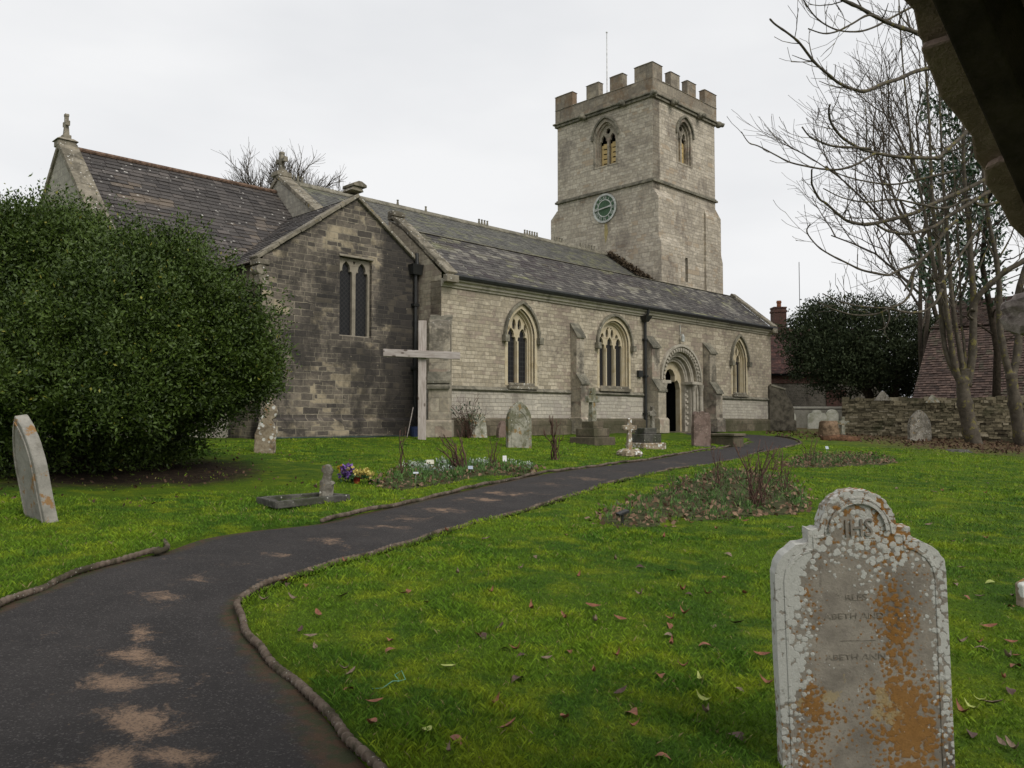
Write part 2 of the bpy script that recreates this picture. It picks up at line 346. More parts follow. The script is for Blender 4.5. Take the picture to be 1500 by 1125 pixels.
w.plate([(0.5, 0), (1.9, 0), (1.86, 6.3), (-.1, 4.66), (.0, 4.6), (.5, 4.6)], [], lambda u, z, d: (AL + d, u, z), -.45, 0)
w.build('aisle_wall', M['aisle'], church)
for x0, x1 in ((0, 5.67), (6.29, 10.01), (14.77, AL)):    # plinth and string course between the buttresses
    w = MB(); w.extr([(0, .0), (.13, 0), (.13, .47), (0, .55)], lambda u, z, d: (d, -u, z), x0, x1); w.build('plinth', M['plinth'], church)
for x0, x1 in ((0.02, 5.73), (6.23, 10.07), (14.71, AL)):
    w = MB(); w.extr([(0, 1.37), (.03, 1.37), (.09, 1.42), (.0, 1.52)], lambda u, z, d: (d, -u, z), x0, x1); w.build('string_course', M['dress_dark'], church)
w = MB()
w.extr([(0, 4.42), (.05, 4.42), (.06, 4.47), (.12, 4.5), (.12, 4.57), (.2, 4.6), (.2, 4.65), (0, 4.65)], lambda u, z, d: (d, -u, z), -.03, AL + .02)
w.build('cornice', M['cornice'], church)
w = MB()
w.extr([(.18, 4.655), (.3, 4.66), (.33, 4.73), (.31, 4.79), (.18, 4.72)], lambda u, z, d: (d, -u, z), .25, AL + .1)
w.build('gutter', M['iron'], church)

# --- slated slopes
def slope(mb, x0, x1, b0, z0, b1, z1, cw, cl, th, seed, jit=.25, tmin=0, flip=None):
    """courses of separate slates on a slope that rises from (b0,z0) to (b1,z1) for x in x0..x1 (swap axes with flip)"""
    rr = random.Random(seed); L = math.hypot(b1 - b0, z1 - z0); db, dz = (b1 - b0) / L, (z1 - z0) / L; nb, nz = -dz, db
    n = max(1, int(round(L / cl))); cl = L / n; f = flip or (lambda x, b, z: (x, b, z))
    # solid bed under the slates
    mb.add([f(x0, b0, z0 - .03), f(x1, b0, z0 - .03), f(x1, b1, z1 - .03), f(x0, b1, z1 - .03)], [(0, 1, 2, 3)], .1)
    for i in range(n):
        s0 = i * cl - .02; s1 = (i + 1) * cl + .03; x = x0 - rr.random() * cw
        while x < x1:
            ww = cw * rr.uniform(1 - jit, 1 + jit); xa, xb = max(x, x0), min(x + ww - .012, x1); x += ww
            if xb - xa < .03: continue
            h = th * rr.uniform(.8, 1.5); so_ = s0 + rr.uniform(-.015, .015); e = rr.uniform(-.006, .006)
            def P(xx, s, o): return f(xx, b0 + db * s + nb * o, z0 + dz * s + nz * o)
            mb.add([P(xa, so_, 0), P(xb, so_, 0), P(xb, so_ + e, h), P(xa, so_, h), P(xb, s1, .004), P(xa, s1, .004)],
                   [(0, 1, 2, 3), (3, 2, 4, 5), (0, 3, 5), (1, 4, 2)], min(1, max(0, rr.gauss(.5, .22))))
r = MB(); slope(r, .12, AL - .25, -.24, 4.70, 1.88, 6.42, .28, .17, .014, 3); r.build('aisle_roof', M['slate'], church, recalc=False)
r = MB(); slope(r, -1.6, 15.6, 3.2, 6.45, 6.2, 8.47, .28, .17, .014, 4)
slope(r, -1.6, 15.6, -9.2, 6.45, -6.2, 8.47, .6, .35, .014, 5, flip=lambda x, b, z: (x, -b, z))
r.build('nave_roof', M['slate_nave'], church, recalc=False)
w = MB()
w.bar((.3, 1.86, 6.42), (AL - .25, 1.86, 6.42), (0, .05, 0), (0, 0, .02)); w.box(.3, AL - .3, 1.9, 3.6, 6.3, 6.36); w.build('roof_flashing', M['dress_dark'], church)
w = MB(); rr = random.Random(3); x = -1.6
while x < 15.5:     # ridge tiles, some still carrying little crests
    w.extr([(-.16, -.13), (0, .0), (.16, -.13), (.16, -.09), (0, .06), (-.16, -.09)], lambda u, z, d: (d, 6.2 + u, 8.52 + z), x, x + .44, rr.random()); x += .45
w.build('ridge_tile', M['dress_dark'], church)
for x in (-2.2, -2.05, -1.9, 2.0, 3.3, 6.0, 6.15, 6.3, 6.45, 8.6, 8.75, 8.9, 9.05, 9.2, 9.35, 10.5, 10.65, 10.8, 10.95, 12.2, 12.4, 12.6, 12.8, 13.0, 13.2):
    x = x * 1.04 + 1.0
    w = MB(); w.hexa([(x - .045, 6.17, 8.56), (x + .045, 6.17, 8.56), (x + .045, 6.23, 8.56), (x - .045, 6.23, 8.56), (x - .02, 6.18, 8.72), (x + .02, 6.18, 8.72), (x + .02, 6.22, 8.72), (x - .02, 6.22, 8.72)])
    w.box(x - .035, x + .035, 6.175, 6.225, 8.71, 8.755); w.build('ridge_crest', M['dress_dark'], church)


# --- copings of the aisle and nave ends
def coping(mb, x0, x1, pts, th=.12, over=.03):
    for (b0, z0), (b1, z1) in zip(pts[:-1], pts[1:]):
        L = math.hypot(b1 - b0, z1 - z0); db, dz = (b1 - b0) / L, (z1 - z0) / L; n = max(1, int(round(L / .75)))
        for i in range(n):
            s0, s1 = L * i / n, L * (i + 1) / n - .008; j = random.uniform(-.008, .008)
            q = lambda s, o: (b0 + db * s - dz * o, z0 + dz * s + db * o)
            a, b_, c, d = q(s0, j), q(s1, j), q(s1, th + j), q(s0, th + j)
            mb.hexa([(x0, *a), (x1, *a), (x1, *b_), (x0, *b_), (x0, *d), (x1, *d), (x1, *c), (x0, *c)])
w = MB(); coping(w, -.06, .36, [(-.26, 4.74), (1.86, 6.46), (2.45, 6.86)])
w.box(-.08, .38, 2.3, 2.56, 6.8, 7.08); w.box(-.1, .4, 2.24, 2.44, 6.9, 7.02); w.box(-.08, .38, -.36, -.16, 4.52, 4.74)
w.build('aisle_coping', M['coping'], church, bevel=.02)
w = MB(); coping(w, AL - .35, AL + .05, [(-.26, 4.74), (1.9, 6.48)]); w.box(AL - .35, AL + .06, -.34, -.14, 4.5, 4.72)
w.build('aisle_coping', M['coping'], church, bevel=.02)
# nave east gable
NA, NB = -1.92, 6.2
w = MB(); w.plate([(2.6, 4), (9.8, 4), (9.8, 6.3), (NB, 8.5), (2.9, 6.32)], [], fe(NA), -.4, 0); w.build('nave_gable', M['chancel'], church)
w = MB(); coping(w, NA - .06, NA + .44, [(3.0, 6.40), (NB, 8.54)], .13); coping(w, NA - .06, NA + .44, [(9.4, 6.40), (NB, 8.54)], .13)
w.box(NA - .09, NA + .45, NB - .22, NB + .22, 8.58, 8.74); w.build('gable_coping', M['coping'], church, bevel=.02)
def stone_cross(x, y, z, hgt, arm, th, yaw=0, ring=True):
    m = MB(); t_ = th / 2; c = z + hgt * .62
    m.hexa([(x - t_ * 1.4, y - t_ * 1.5, z), (x + t_ * 1.4, y - t_ * 1.5, z), (x + t_ * 1.4, y + t_ * 1.5, z), (x - t_ * 1.4, y + t_ * 1.5, z), (x - t_ * .9, y - t_ * .9, c), (x + t_ * .9, y - t_ * .9, c), (x + t_ * .9, y + t_ * .9, c), (x - t_ * .9, y + t_ * .9, c)])
    m.box(x - t_ * .9, x + t_ * .9, y - t_ * .9, y + t_ * .9, c, z + hgt); m.box(x - t_, x + t_, y - t_ * 1.2, y + t_ * 1.2, z + hgt - .06, z + hgt + .02)
    m.box(x - t_ * .8, x + t_ * .8, y - arm, y - t_ * .9, c - t_ * .9, c + t_ * .9); m.box(x - t_ * .8, x + t_ * .8, y + t_ * .9, y + arm, c - t_ * .9, c + t_ * .9)
    for s_ in (-1, 1): m.box(x - t_, x + t_, y + s_ * arm - .03, y + s_ * arm + .03, c - t_ * 1.3, c + t_ * 1.3)
    m.box(x - t_ * 1.9, x + t_ * 1.9, y - t_ * 2.2, y + t_ * 2.2, z - .1, z + .1)
    return m
stone_cross(NA + .18, NB, 8.72, .70, .25, .14).build('gable_cross', M['coping'], church, bevel=.015)

# --- chapel with the sooty gable
CB = 1.06; CA = -2.19
w = MB()
hole = [(-2.80, 2.84), (-1.72, 2.84), (-1.72, 5.06), (-2.80, 5.06)]
w.plate([(-5.13, 0), (.0, 0), (.0, 5.30), (CA, 6.82), (-5.13, 4.72)], [hole], fs(CB), -.5, 0)
w.plate([(CB + .5, 0), (3.3, 0), (3.3, 4.6), (CB + .5, 4.6)], [], fe(-5.13), -.45, 0)
w.add([(-5.13, CB, 0), (-5.13, CB + .5, 0), (-5.13, CB + .5, 4.6), (-5.13, CB, 4.6)], [(0, 1, 2, 3)])
w.build('chapel_wall', M['chapel'], church)
w = MB()
w.extr([(0, 0), (.12, 0), (.12, .48), (0, .56)], lambda u, z, d: (d, CB - u, z), -5.2, -.02)
w.build('plinth', M['chapel'], church)
w = MB()
w.extr([(0, 0), (.07, .0), (.07, 4.3), (0, 4.4)], lambda u, z, d: (d, CB - u, z + .5), -5.17, -4.78); w.build('corner_pilaster', M['chapel'], church)
r = MB()
slope(r, CB + .28, 5.7, CA - 3.2, 4.56, CA, 6.86, .34, .19, .022, 8, flip=lambda x, b, z: (b, x, z))
slope(r, CB + .28, 5.7, -(CA + 2.1), 5.35, -CA, 6.86, .34, .19, .022, 9, flip=lambda x, b, z: (-b, x, z))
r.build('chapel_roof', M['stone_slate'], church, recalc=False)
w = MB()
def cop2(mb, y0, y1, pts, th=.13):
    n0 = len(mb.v); coping(mb, y0, y1, pts, th); mb.v[n0:] = [(p[1], p[0], p[2]) for p in mb.v[n0:]]
cop2(w, CB - .1, CB + .34, [(-5.3, 4.63), (CA, 6.85)], .10); cop2(w, CB - .1, CB + .34, [(.0, 5.28), (CA, 6.85)], .10)
w.hexa([(CA - .34, CB - .12, 6.98), (CA + .1, CB - .12, 6.98), (CA + .1, CB + .36, 6.98), (CA - .34, CB + .36, 6.98), (CA - .24, CB - .12, 7.1), (CA + .02, CB - .12, 7.1), (CA + .02, CB + .36, 7.1), (CA - .24, CB + .36, 7.1)])
w.extr([(-.22, 0), (.22, 0), (.22, .08), (.05, .16), (-.05, .16), (-.22, .08)], lambda u, z, d: (CA - .06 + u, d, 7.1 + z), CB - .18, CB + .42)
w.build('chapel_coping', M['coping'], church, bevel=.02)
w = MB(); w.box(-5.34, -5.0, CB - .13, CB + .3, 4.5, 4.64); w.tube([(-5.2, CB - .1, 4.37), (-5.2, CB + .28, 4.37)], .15, 10); w.box(-5.27, -4.98, CB - .09, CB + .2, 3.98, 4.25)
w.build('kneeler', M['coping'], church, bevel=.02)
# chapel window
w = MB(); lz0, lz1 = 2.88, 4.98
w.plate(hole, [cusped(-2.525, .205, lz0, 4.55, 4.97), cusped(-1.995, .205, lz0, 4.55, 4.97), [(-2.30, 4.99), (-2.22, 4.99), (-2.26, 4.88)]], fs(CB), -.22, -.1)
w.box(-2.84, -1.68, CB - .05, CB - .003, 5.07, 5.13)
win = w.build('window', M['ashlar_dull'], church, bevel=.012); win['label'] = 'square headed window of two tall lights'
g = MB(); g.box(-2.78, -1.74, CB + .19, CB + .205, 2.86, 5.0); g.build('pane', M['glass'], win)
# hopper and pipe in the corner
w = MB(); w.tube([(-.2, CB - .1, .2), (-.2, CB - .1, 4.85)], .05, 8); w.hexa([(-.36, CB - .2, 4.85), (-.04, CB - .2, 4.85), (-.04, CB - .005, 4.85), (-.36, CB - .005, 4.85), (-.42, CB - .26, 5.15), (-.02, CB - .26, 5.15), (-.02, CB - .005, 5.15), (-.42, CB - .005, 5.15)])
w.tube([(-.16, CB - .12, 5.15), (-.16, CB - .1, 5.5)], .06, 8); w.box(-.3, -.1, CB - .17, CB - .01, 3.9, 3.98); w.box(-.3, -.1, CB - .17, CB - .01, 2.0, 2.08)
w.build('downpipe', M['iron'], church)

# --- chancel
KB, KZ, KA = 6.2, 8.0, -8.52
r = MB()
slope(r, KA + .4, NA - .01, 2.55, KZ - .94 * 3.65, KB, KZ, .36, .20, .024, 11)
slope(r, KA + .4, NA - .01, -9.85, KZ - .94 * 3.65, -KB, KZ, .8, .4, .024, 12, flip=lambda x, b, z: (x, -b, z))
r.build('chancel_roof', M['stone_slate'], church, recalc=False)
w = MB()
w.plate([(2.85, 0), (9.55, 0), (9.55, 4.85), (KB, KZ), (2.85, 4.85)], [], fe(KA), -.4, 0)
w.box(KA + .41, NA - .05, 2.85, 3.25, 0, 4.6); w.box(KA + .41, NA - .05, 9.15, 9.55, 0, 4.6)
w.build('chancel_wall', M['chancel'], church)
w = MB(); coping(w, KA - .06, KA + .45, [(2.5, KZ - .94 * 3.7 + .06), (KB, KZ + .06)], .14); coping(w, KA - .06, KA + .45, [(9.9, KZ - .94 * 3.7 + .06), (KB, KZ + .06)], .14)
w.box(KA - .07, KA + .40, KB - .2, KB + .2, KZ + .02, KZ + .18); w.hexa([(KA - .12, KB - .26, KZ + .18), (KA + .45, KB - .26, KZ + .18), (KA + .45, KB + .26, KZ + .18), (KA - .12, KB + .26, KZ + .18), (KA, KB - .14, KZ + .27), (KA + .34, KB - .14, KZ + .27), (KA + .34, KB + .14, KZ + .27), (KA, KB + .14, KZ + .27)])
w.build('gable_coping', M['coping'], church, bevel=.02)
stone_cross(KA + .18, KB, KZ + .27, .68, .12, .11).build('gable_cross', M['coping'], church, bevel=.015)
w = MB(); w.tube([(KA + .45, KB, KZ + .05), (NA - .02, KB, KZ + .05)], .07, 8); w.build('ridge_tile', simple('dull brown ridge tiles', (.13, .085, .06), .9, .2, 12, .5), church)

# --- buttresses of the aisle
def buttress(a0, a1, p1, p2, zt, ztl, zs1, zs2, name='buttress'):
    m = MB(); f = lambda u, z, d: (d, -u, z)
    m.extr([(0, .5), (p2, .5), (p2, zs2), (p1, zs1), (p1, ztl), (0, zt)], f, a0, a1)
    m.extr([(0, 0), (p2 + .1, 0), (p2 + .1, .5), (p2 + .03, .58), (0, .58)], f, a0 - .06, a1 + .06)
    o = m.build('buttress', M['buttress'], church, bevel=.02)
    def cap(pa, za, pb, zb):
        c = MB(); c.extr([(pa - .02, za + .01), (pb + .05, zb - .03), (pb + .05, zb + .04), (pa - .02, za + .1)], f, a0 - .03, a1 + .03); c.build('weathering', M['dress_dark'], o, bevel=.01)
    cap(0.02, zt, p1, ztl); cap(p1, zs1, p2, zs2); return o
buttress(5.78, 6.20, .27, .46, 3.74, 3.32, 2.0, 1.72)
buttress(10.10, 10.60, .33, .60, 3.62, 3.24, 1.98, 1.58)
buttress(14.16, 14.66, .33, .60, 3.62, 3.24, 1.98, 1.58)
def diag(ca, cb, ang, wid, pts, cap_pts, name, mat=None):
    m = MB(); ca_, sa_ = math.cos(ang), math.sin(ang)
    f = lambda u, z, d: (ca + ca_ * u - sa_ * d, cb + sa_ * u + ca_ * d, z)
    m.extr(pts, f, -wid / 2, wid / 2); k = max(p[0] for p in pts)
    m.extr([(-.2, 0), (k + .07, 0), (k + .07, .44), (k + .01, .5), (-.2, .5)], f, -wid / 2 - .07, wid / 2 + .07)
    o = m.build('buttress', mat or M['buttress'], church, bevel=.02)
    for (pa, za, pb, zb) in cap_pts:
        c = MB(); c.extr([(pa - .02, za + .01), (pb + .05, zb - .03), (pb + .05, zb + .05), (pa - .02, za + .1)], f, -wid / 2 - .03, wid / 2 + .03)
        c.build('weathering', M['dress_dark'], o, bevel=.01)
    return o
diag(0, 0, R(225), .6, [(-.2, .45), (.78, .45), (.78, 1.5), (.62, 1.78), (.62, 3.1), (.5, 3.34), (-.2, 3.5)], [(0, 3.44), (.5, 3.44), (.62, 1.78)] and [(-.1, 3.5, .5, 3.2), (.6, 1.82, .78, 1.56), (.6, 1.62, .8, 1.4)], 'corner')
diag(AL, 0, R(-45), .62, [(-.2, 0), (.95, 0), (.95, 1.0), (.5, 1.95), (-.2, 2.1)], [(-.1, 2.05, .5, 1.9)], 'far', simple('dark damp buttress stone', (.085, .075, .058), .95, .1, 4, .5, .5))

# --- aisle windows
def hood(mb, W, b0, grow=.0, wid=.09, proj=.1, stop=True, f=None, dropz=.0):
    f = f or fs(b0); a = arc(W['c'], W['w'] + grow, W['zs'] - dropz, W['za'] + grow * 1.25); b = arc(W['c'], W['w'] + grow + wid, W['zs'] - dropz, W['za'] + grow * 1.25 + wid * 1.25)
    mb.ring(a, b, f, .0, proj)
    if stop:
        for s_ in (-1, 1):
            u = W['c'] + s_ * (W['w'] + grow + wid * .6)
            mb.extr([(u - .09, W['zs'] - .2), (u + .09, W['zs'] - .2), (u + .09, W['zs'] + .02), (u - .09, W['zs'] + .02)], f, 0, proj + .07)
def aisle_window(W, lights, f, b0, mat, pane, depth=.26, sillproj=.12):
    m = MB(); c, wd = W['c'], W['w']
    # splayed reveal: three nested arch rings stepping inwards
    for k, (g0, g1, d0, d1) in enumerate(((.12, -.0, -.08, .012), (0, -.05, -.18, -.06), (-.05, -.10, -depth - .08, -.16))):
        out = archpoly(c, wd + g0, W['z0'] - .02, W['zs'], W['za'] + g0 * 1.25); inn = archpoly(c, wd + g1, W['z0'] + .03 * k, W['zs'], W['za'] + g1 * 1.25)
        m.plate(out, [inn], f, d0, d1)
    iw = wd - .09; n = lights; lw = 2 * iw / n; holes = []
    spring = W['zs'] - .12; lt = spring + .46 * (W['za'] - W['zs'])
    for i in range(n):
        lc = c - iw + lw * (i + .5); holes.append(cusped(lc, lw / 2 - .045, W['z0'] + .07, spring, lt))
    # small tracery lights over the main ones
    top = W['za'] - .13; zt = lt + .02
    if n == 2:
        holes += [drop(c - .125, .085, zt - .1, top - .17), drop(c + .125, .085, zt - .1, top - .17), drop(c - .38 * iw / .53, .055, zt - .16, zt + .13), drop(c + .38 * iw / .53, .055, zt - .16, zt + .13)]
    else:
        for dx, hh in ((-.42, .17), (-.15, .36), (.15, .36), (.42, .17)): holes.append(drop(c + dx, .085, zt - .06, zt + hh - .06))
        holes += [drop(c - .09, .05, zt + .28, top - .1), drop(c + .09, .05, zt + .28, top - .1)]
    m.plate(archpoly(c, wd - .06, W['z0'] + .02, W['zs'], W['za'] - .07), holes, f, -depth - .06, -depth + .05)
    # mullions stand proud of the tracery plate
    for i in range(1, n):
        u = c - iw + lw * i; m.extr([(u - .035, W['z0'] + .05), (u + .035, W['z0'] + .05), (u + .035, spring), (u - .035, spring)], f, -depth + .052, -depth + .1)
    o = m.build('window', mat, church, bevel=.01)
    h = MB(); hood(h, W, b0, .12, .085, .11, f=f); h.build('hood_mould', M['dress_dark'], o, bevel=.01)
    s_ = MB(); s_.extr([(c - wd - .05, W['z0'] - .14), (c + wd + .05, W['z0'] - .14), (c + wd + .05, W['z0'] - .04), (c - wd - .05, W['z0'] - .04)], f, .0, sillproj)
    s_.extr([(c - wd + .02, W['z0'] - .03), (c + wd - .02, W['z0'] - .03), (c + wd - .06, W['z0'] + .06), (c - wd + .06, W['z0'] + .06)], f, -.2, .06); s_.build('sill', M['coping'], o, bevel=.01)
    g = MB(); g.extr(archpoly(c, wd - .1, W['z0'] + .03, W['zs'], W['za'] - .1), f, -depth - .05, -depth - .035); g.build('pane', pane, o)
    return o
a = aisle_window(W1, 2, fs(0), 0, M['ashlar'], M['glass_grid']); a['label'] = 'two light pointed window nearest the chapel'
a = aisle_window(W2, 3, fs(0), 0, M['ashlar'], M['glass']); a['label'] = 'wide pointed window of three lights'
a = aisle_window(W3, 2, fs(0), 0, M['ashlar'], M['glass_grid']); a['label'] = 'narrow pointed window beyond the doorway'

# --- Norman doorway
def semi(r, n=28): return [(DC + r * math.cos(math.pi * i / n), DZ + r * math.sin(math.pi * i / n)) for i in range(n + 1)]
m = MB()
m.ring(semi(1.36), semi(1.46), fs(0), 0, .13); m.ring(semi(1.16), semi(1.36), fs(0), -.02, .06)
for i in range(24):   # billets round the outer order
    a0 = math.pi * (i + .15) / 24; a1 = a0 + math.pi * .55 / 24
    m.ring([(DC + q * math.cos(a0), DZ + q * math.sin(a0)) for q in (1.2, 1.31)], [(DC + q * math.cos(a1), DZ + q * math.sin(a1)) for q in (1.2, 1.31)], fs(0), .06, .13)
m.ring(semi(.98), semi(1.19), fs(0), -.3, -.12); m.tube([fs(0)(u, z, -.14) for u, z in semi(1.1)], .07, 8)
m.ring(semi(.8), semi(1.0), fs(0), -.5, -.3); m.tube([fs(0)(u, z, -.3) for u, z in semi(.92)], .06, 8)
for s_ in (-1, 1):    # jambs
    for r0, r1, d0, d1 in ((1.16, 1.42, -.02, .06), (.98, 1.2, -.3, -.13), (.8, 1.0, -.5, -.3)):
        u0, u1 = sorted((DC + s_ * r0, DC + s_ * r1)); m.extr([(u0, 0), (u1, 0), (u1, DZ - .1), (u0, DZ - .1)], fs(0), d0, d1)
    u0, u1 = sorted((DC + s_ * .76, DC + s_ * 1.5)); m.extr([(u0, DZ - .12), (u1, DZ - .12), (u1, DZ), (u0, DZ)], fs(0), -.5, .1)
    for i in range(7):
        u = DC + s_ * .9; m.extr([(u - .07, .3 + i * .22), (u + .07, .3 + i * .22), (u + .07, .4 + i * .22), (u - .07, .4 + i * .22)], fs(0), -.3, -.24)
door = m.build('doorway', M['ashlar_grey'], church, bevel=.012); door['label'] = 'round arched carved doorway with dark opening'
for s_ in (-1, 1):
    for rr_, dd in ((1.09, .07), (1.31, -.13)):
        m = MB(); m.lathe([(.12, .02), (.12, .22), (.075, .32), (.075, 1.66), (.09, 1.7), (.14, 1.92)], 12, (DC + s_ * rr_, dd, 0)); m.build('shaft', M['ashlar_grey'], door)
m = MB()
tref = [(DC - .7, .03), (DC + .7, .03), (DC + .7, 1.75), (DC + .62, 2.0), (DC + .48, 2.12), (DC + .32, 2.05), (DC + .34, 2.3), (DC + .2, 2.5), (DC, 2.56), (DC - .2, 2.5), (DC - .34, 2.3), (DC - .32, 2.05), (DC - .48, 2.12), (DC - .62, 2.0), (DC - .7, 1.75)]
m.plate(dooro(1.0), [tref], fs(0), -.68, -.47); m.build('tympanum', M['ashlar'], door)
m = MB(); m.box(DC - .78, DC + .78, 1.55, 1.6, 0, 2.7); m.box(DC - .8, DC - .75, .69, 1.55, 0, 2.7); m.box(DC + .75, DC + .8, .69, 1.55, 0, 2.7); m.box(DC - .8, DC + .8, .69, 1.6, 2.7, 2.75); m.build('porch_lobby', M['dark'], door)
m = MB()
for i in range(5): m.box(DC - .7 + i * .14, DC - .57 + i * .14, .76, .82, .04, 2.55)
m.build('door_leaf', M['door'], door)
m = MB(); m.box(DC - 1.0, DC + 1.15, -.42, .7, -.06, .03); m.build('doorstep', M['plinth'], door, bevel=.02)
# iron downpipe, lamp on bracket, meter box
m = MB(); m.tube([(9.98, -.1, .1), (9.98, -.1, 4.25), (9.98, -.24, 4.55), (9.98, -.26, 4.68)], .055, 8)
m.hexa([(9.9, -.2, 4.2), (10.06, -.2, 4.2), (10.06, -.02, 4.2), (9.9, -.02, 4.2), (9.78, -.3, 4.42), (10.18, -.3, 4.42), (10.18, -.02, 4.42), (9.78, -.02, 4.42)])
for z in (.7, 2.1, 3.5): m.box(9.9, 10.06, -.17, -.01, z, z + .07)
m.build('downpipe', M['iron'], church)
m = MB(); m.box(9.55, 9.8, -.12, -.003, 2.1, 2.35); m.build('vent_box', M['iron'], church)
m = MB(); m.tube([(12.43, -.03, 4.3), (12.43, -.06, 3.85)], .015, 6); m.lathe([(.03, -.12), (.07, -.1), (.075, .1), (.04, .16), (.02, .2)], 8, (12.43, -.16, 3.72)); m.bar((12.43, -.0, 3.9), (12.43, -.17, 3.9), (.012, 0, 0), (0, 0, .02)); m.build('porch_lamp', M['clock_white'], church)

# --- tower (modelled at 1:1.076 on its own grid, then set behind the aisle)
before_tower = set(bpy.data.objects)
TA, TB, TA2, TB2 = 13.36, 1.86, 18.36, 7.32
t_in = .10
BEd = dict(c=4.42, w=.62, z0=11.92, zs=13.2, za=14.0); BSd = dict(c=15.8, w=.55, z0=11.95, zs=13.25, za=13.98)
m = MB()
m.plate([(TB, 4), (TB2, 4), (TB2, 14.5), (TB, 14.5)], [archpoly(**BEd)], fe(TA), -.5, 0)
m.plate([(TA + .5, 4), (TA2, 4), (TA2, 14.5), (TA + .5, 14.5)], [archpoly(**BSd), [(15.78, 6.65), (16.0, 6.65), (16.0, 7.75), (15.78, 7.75)]], fs(TB), -.5, 0)
m.add([(TA, TB, 4), (TA + .5, TB, 4), (TA + .5, TB, 14.5), (TA, TB, 14.5)], [(0, 1, 2, 3)])
m.box(TA + .5, TA2, TB2 - .5, TB2, 4, 14.5); m.box(TA2 - .5, TA2, TB + .5, TB2 - .5, 4, 14.5); m.box(TA + .5, TA2 - .5, TB + .5, TB2 - .5, 14.2, 14.3)
tower = m.build('tower_wall', M['tower'], church)
m = MB()   # lower stage slightly thicker: shallow clasping buttresses
def tb(x0, x1, y0, y1, z0, zt, sx=0, sy=0):
    h = .38; m = MB()
    m.box(x0, x1, y0, y1, z0, zt)
    m.hexa([(x0, y0, zt), (x1, y0, zt), (x1, y1, zt), (x0, y1, zt), (x0 + max(0, sx), y0 + max(0, sy), zt + h), (x1 + min(0, sx), y0 + max(0, sy), zt + h), (x1 + min(0, sx), y1 + min(0, sy), zt + h), (x0 + max(0, sx), y1 + min(0, sy), zt + h)]); m.build('tower_buttress', M['tower'], church)
tb(TA - .003, TA + 1.15, TB - .26, TB + .02, 4, 10.02, 0, .26)
tb(TA - .005, TA + 1.45, TB - .40, TB + .02, 4, 8.0, 0, .14)
tb(TA2 - 1.0, TA2 + .02, TB - .10, TB + .02, 4, 9.9, 0, .1)
tb(TA2 - .02, TA2 + .48, TB - .003, TB + .9, 4, 10.0, -.46, 0)
tb(TA2 - .02, TA2 + .62, TB - .005, TB + .95, 4, 7.9, -.14, 0)
tb(TA - .02, TA + .9, TB2 - .02, TB2 + .42, 4, 10.0, 0, -.4)
def belt(mb, z0, z1, p, q, x0=TA, x1=TA2, y0=TB, y1=TB2):
    for e, zz0, zz1 in ((p, z0, z0 + (z1 - z0) * .6), (q, z0 + (z1 - z0) * .6 + .001, z1)):
        mb.box(x0 - e, x1 + e, y0 - e, y0, zz0, zz1); mb.box(x0 - e, x1 + e, y1, y1 + e, zz0, zz1); mb.box(x0 - e, x0, y0, y1, zz0, zz1); mb.box(x1, x1 + e, y0, y1, zz0, zz1)
m = MB(); belt(m, 10.70, 10.86, .10, .05); m.build('string_course', M['dress_dark'], church, bevel=.015)
m = MB(); belt(m, 14.36, 14.56, .10, .17); m.build('string_course', M['dress_dark'], church, bevel=.02)
rrg = random.Random(5); 
for (x, y) in ((TA - .2, 3.35), (TA - .2, 5.6), (TA - .17, TB - .17), (14.65, TB - .2), (16.85, TB - .2), (TA2 + .12, TB - .14)):   # worn gargoyles
    m = MB(); m.lathe([(.06, -.14), (.15, -.1), (.17, 0), (.14, .1), (.05, .16)], 7, (x, y, 14.42), jit=.3, seed=int(x * 10 + y))
    dx = -.16 if x < TA else (.1 if x > TA2 else 0); dy = -.16 if y < TB else 0
    m.lathe([(.04, -.1), (.1, -.06), (.1, .05), (.03, .09)], 6, (x + dx, y + dy, 14.40), jit=.3, seed=int(x * 7)); m.build('gargoyle', M['dress_dark'], church, smooth=True)
# battlements
par = masonry('brown parapet stone', (.19, .165, .13), (.31, .275, .215), (.16, .14, .105), bw=.5, rh=.26, ms=.006, stain=(.15, .085, .04), stain_lo=.5, stain_hi=.68, stain_amt=.65, lichen=(.6, .59, .54), lich_thr=.22, seed=9.2)
m = MB(); c = MB(); zc, zm, th = 15.18, 15.84, .32; PX0, PX1, PY0, PY1 = TA - .08, TA2 + .08, TB - .08, TB2 + .08
m.box(PX0, PX1, PY0, PY0 + th, 14.56, zc); m.box(PX0, PX1, PY1 - th, PY1, 14.56, zc); m.box(PX0, PX0 + th, PY0 + th, PY1 - th, 14.56, zc); m.box(PX1 - th, PX1, PY0 + th, PY1 - th, 14.56, zc)
def merlons(lo, hi, n, corner):
    tot = hi - lo; gap = .56; mw = (tot - 2 * corner - (n + 1) * gap) / n; return [(lo + corner + gap + i * (mw + gap), lo + corner + gap + i * (mw + gap) + mw) for i in range(n)]
E_m = [(PY0 + 1.52, PY0 + 2.3), (PY0 + 2.98, PY0 + 3.7), (PY0 + 4.5, PY1)]
E_m = [(PY0 + .98 + .62 + i * 1.36, PY0 + .98 + .62 + i * 1.36 + .74) for i in range(3)]; E_m[-1] = (PY0 + 4.52, PY1)
S_m = [(PX0 + .75 + .62 + i * 1.33, PX0 + .75 + .62 + i * 1.33 + .7) for i in range(3)]; S_m[-1] = (PX1 - 1.0, PX1)
mer = [('x', PX0, a0, a1) for a0, a1 in E_m] + [('x', PX1 - th, a0, a1) for a0, a1 in E_m] + [('y', PY0, a0, a1) for a0, a1 in S_m] + [('y', PY1 - th, a0, a1) for a0, a1 in S_m[:-1]]
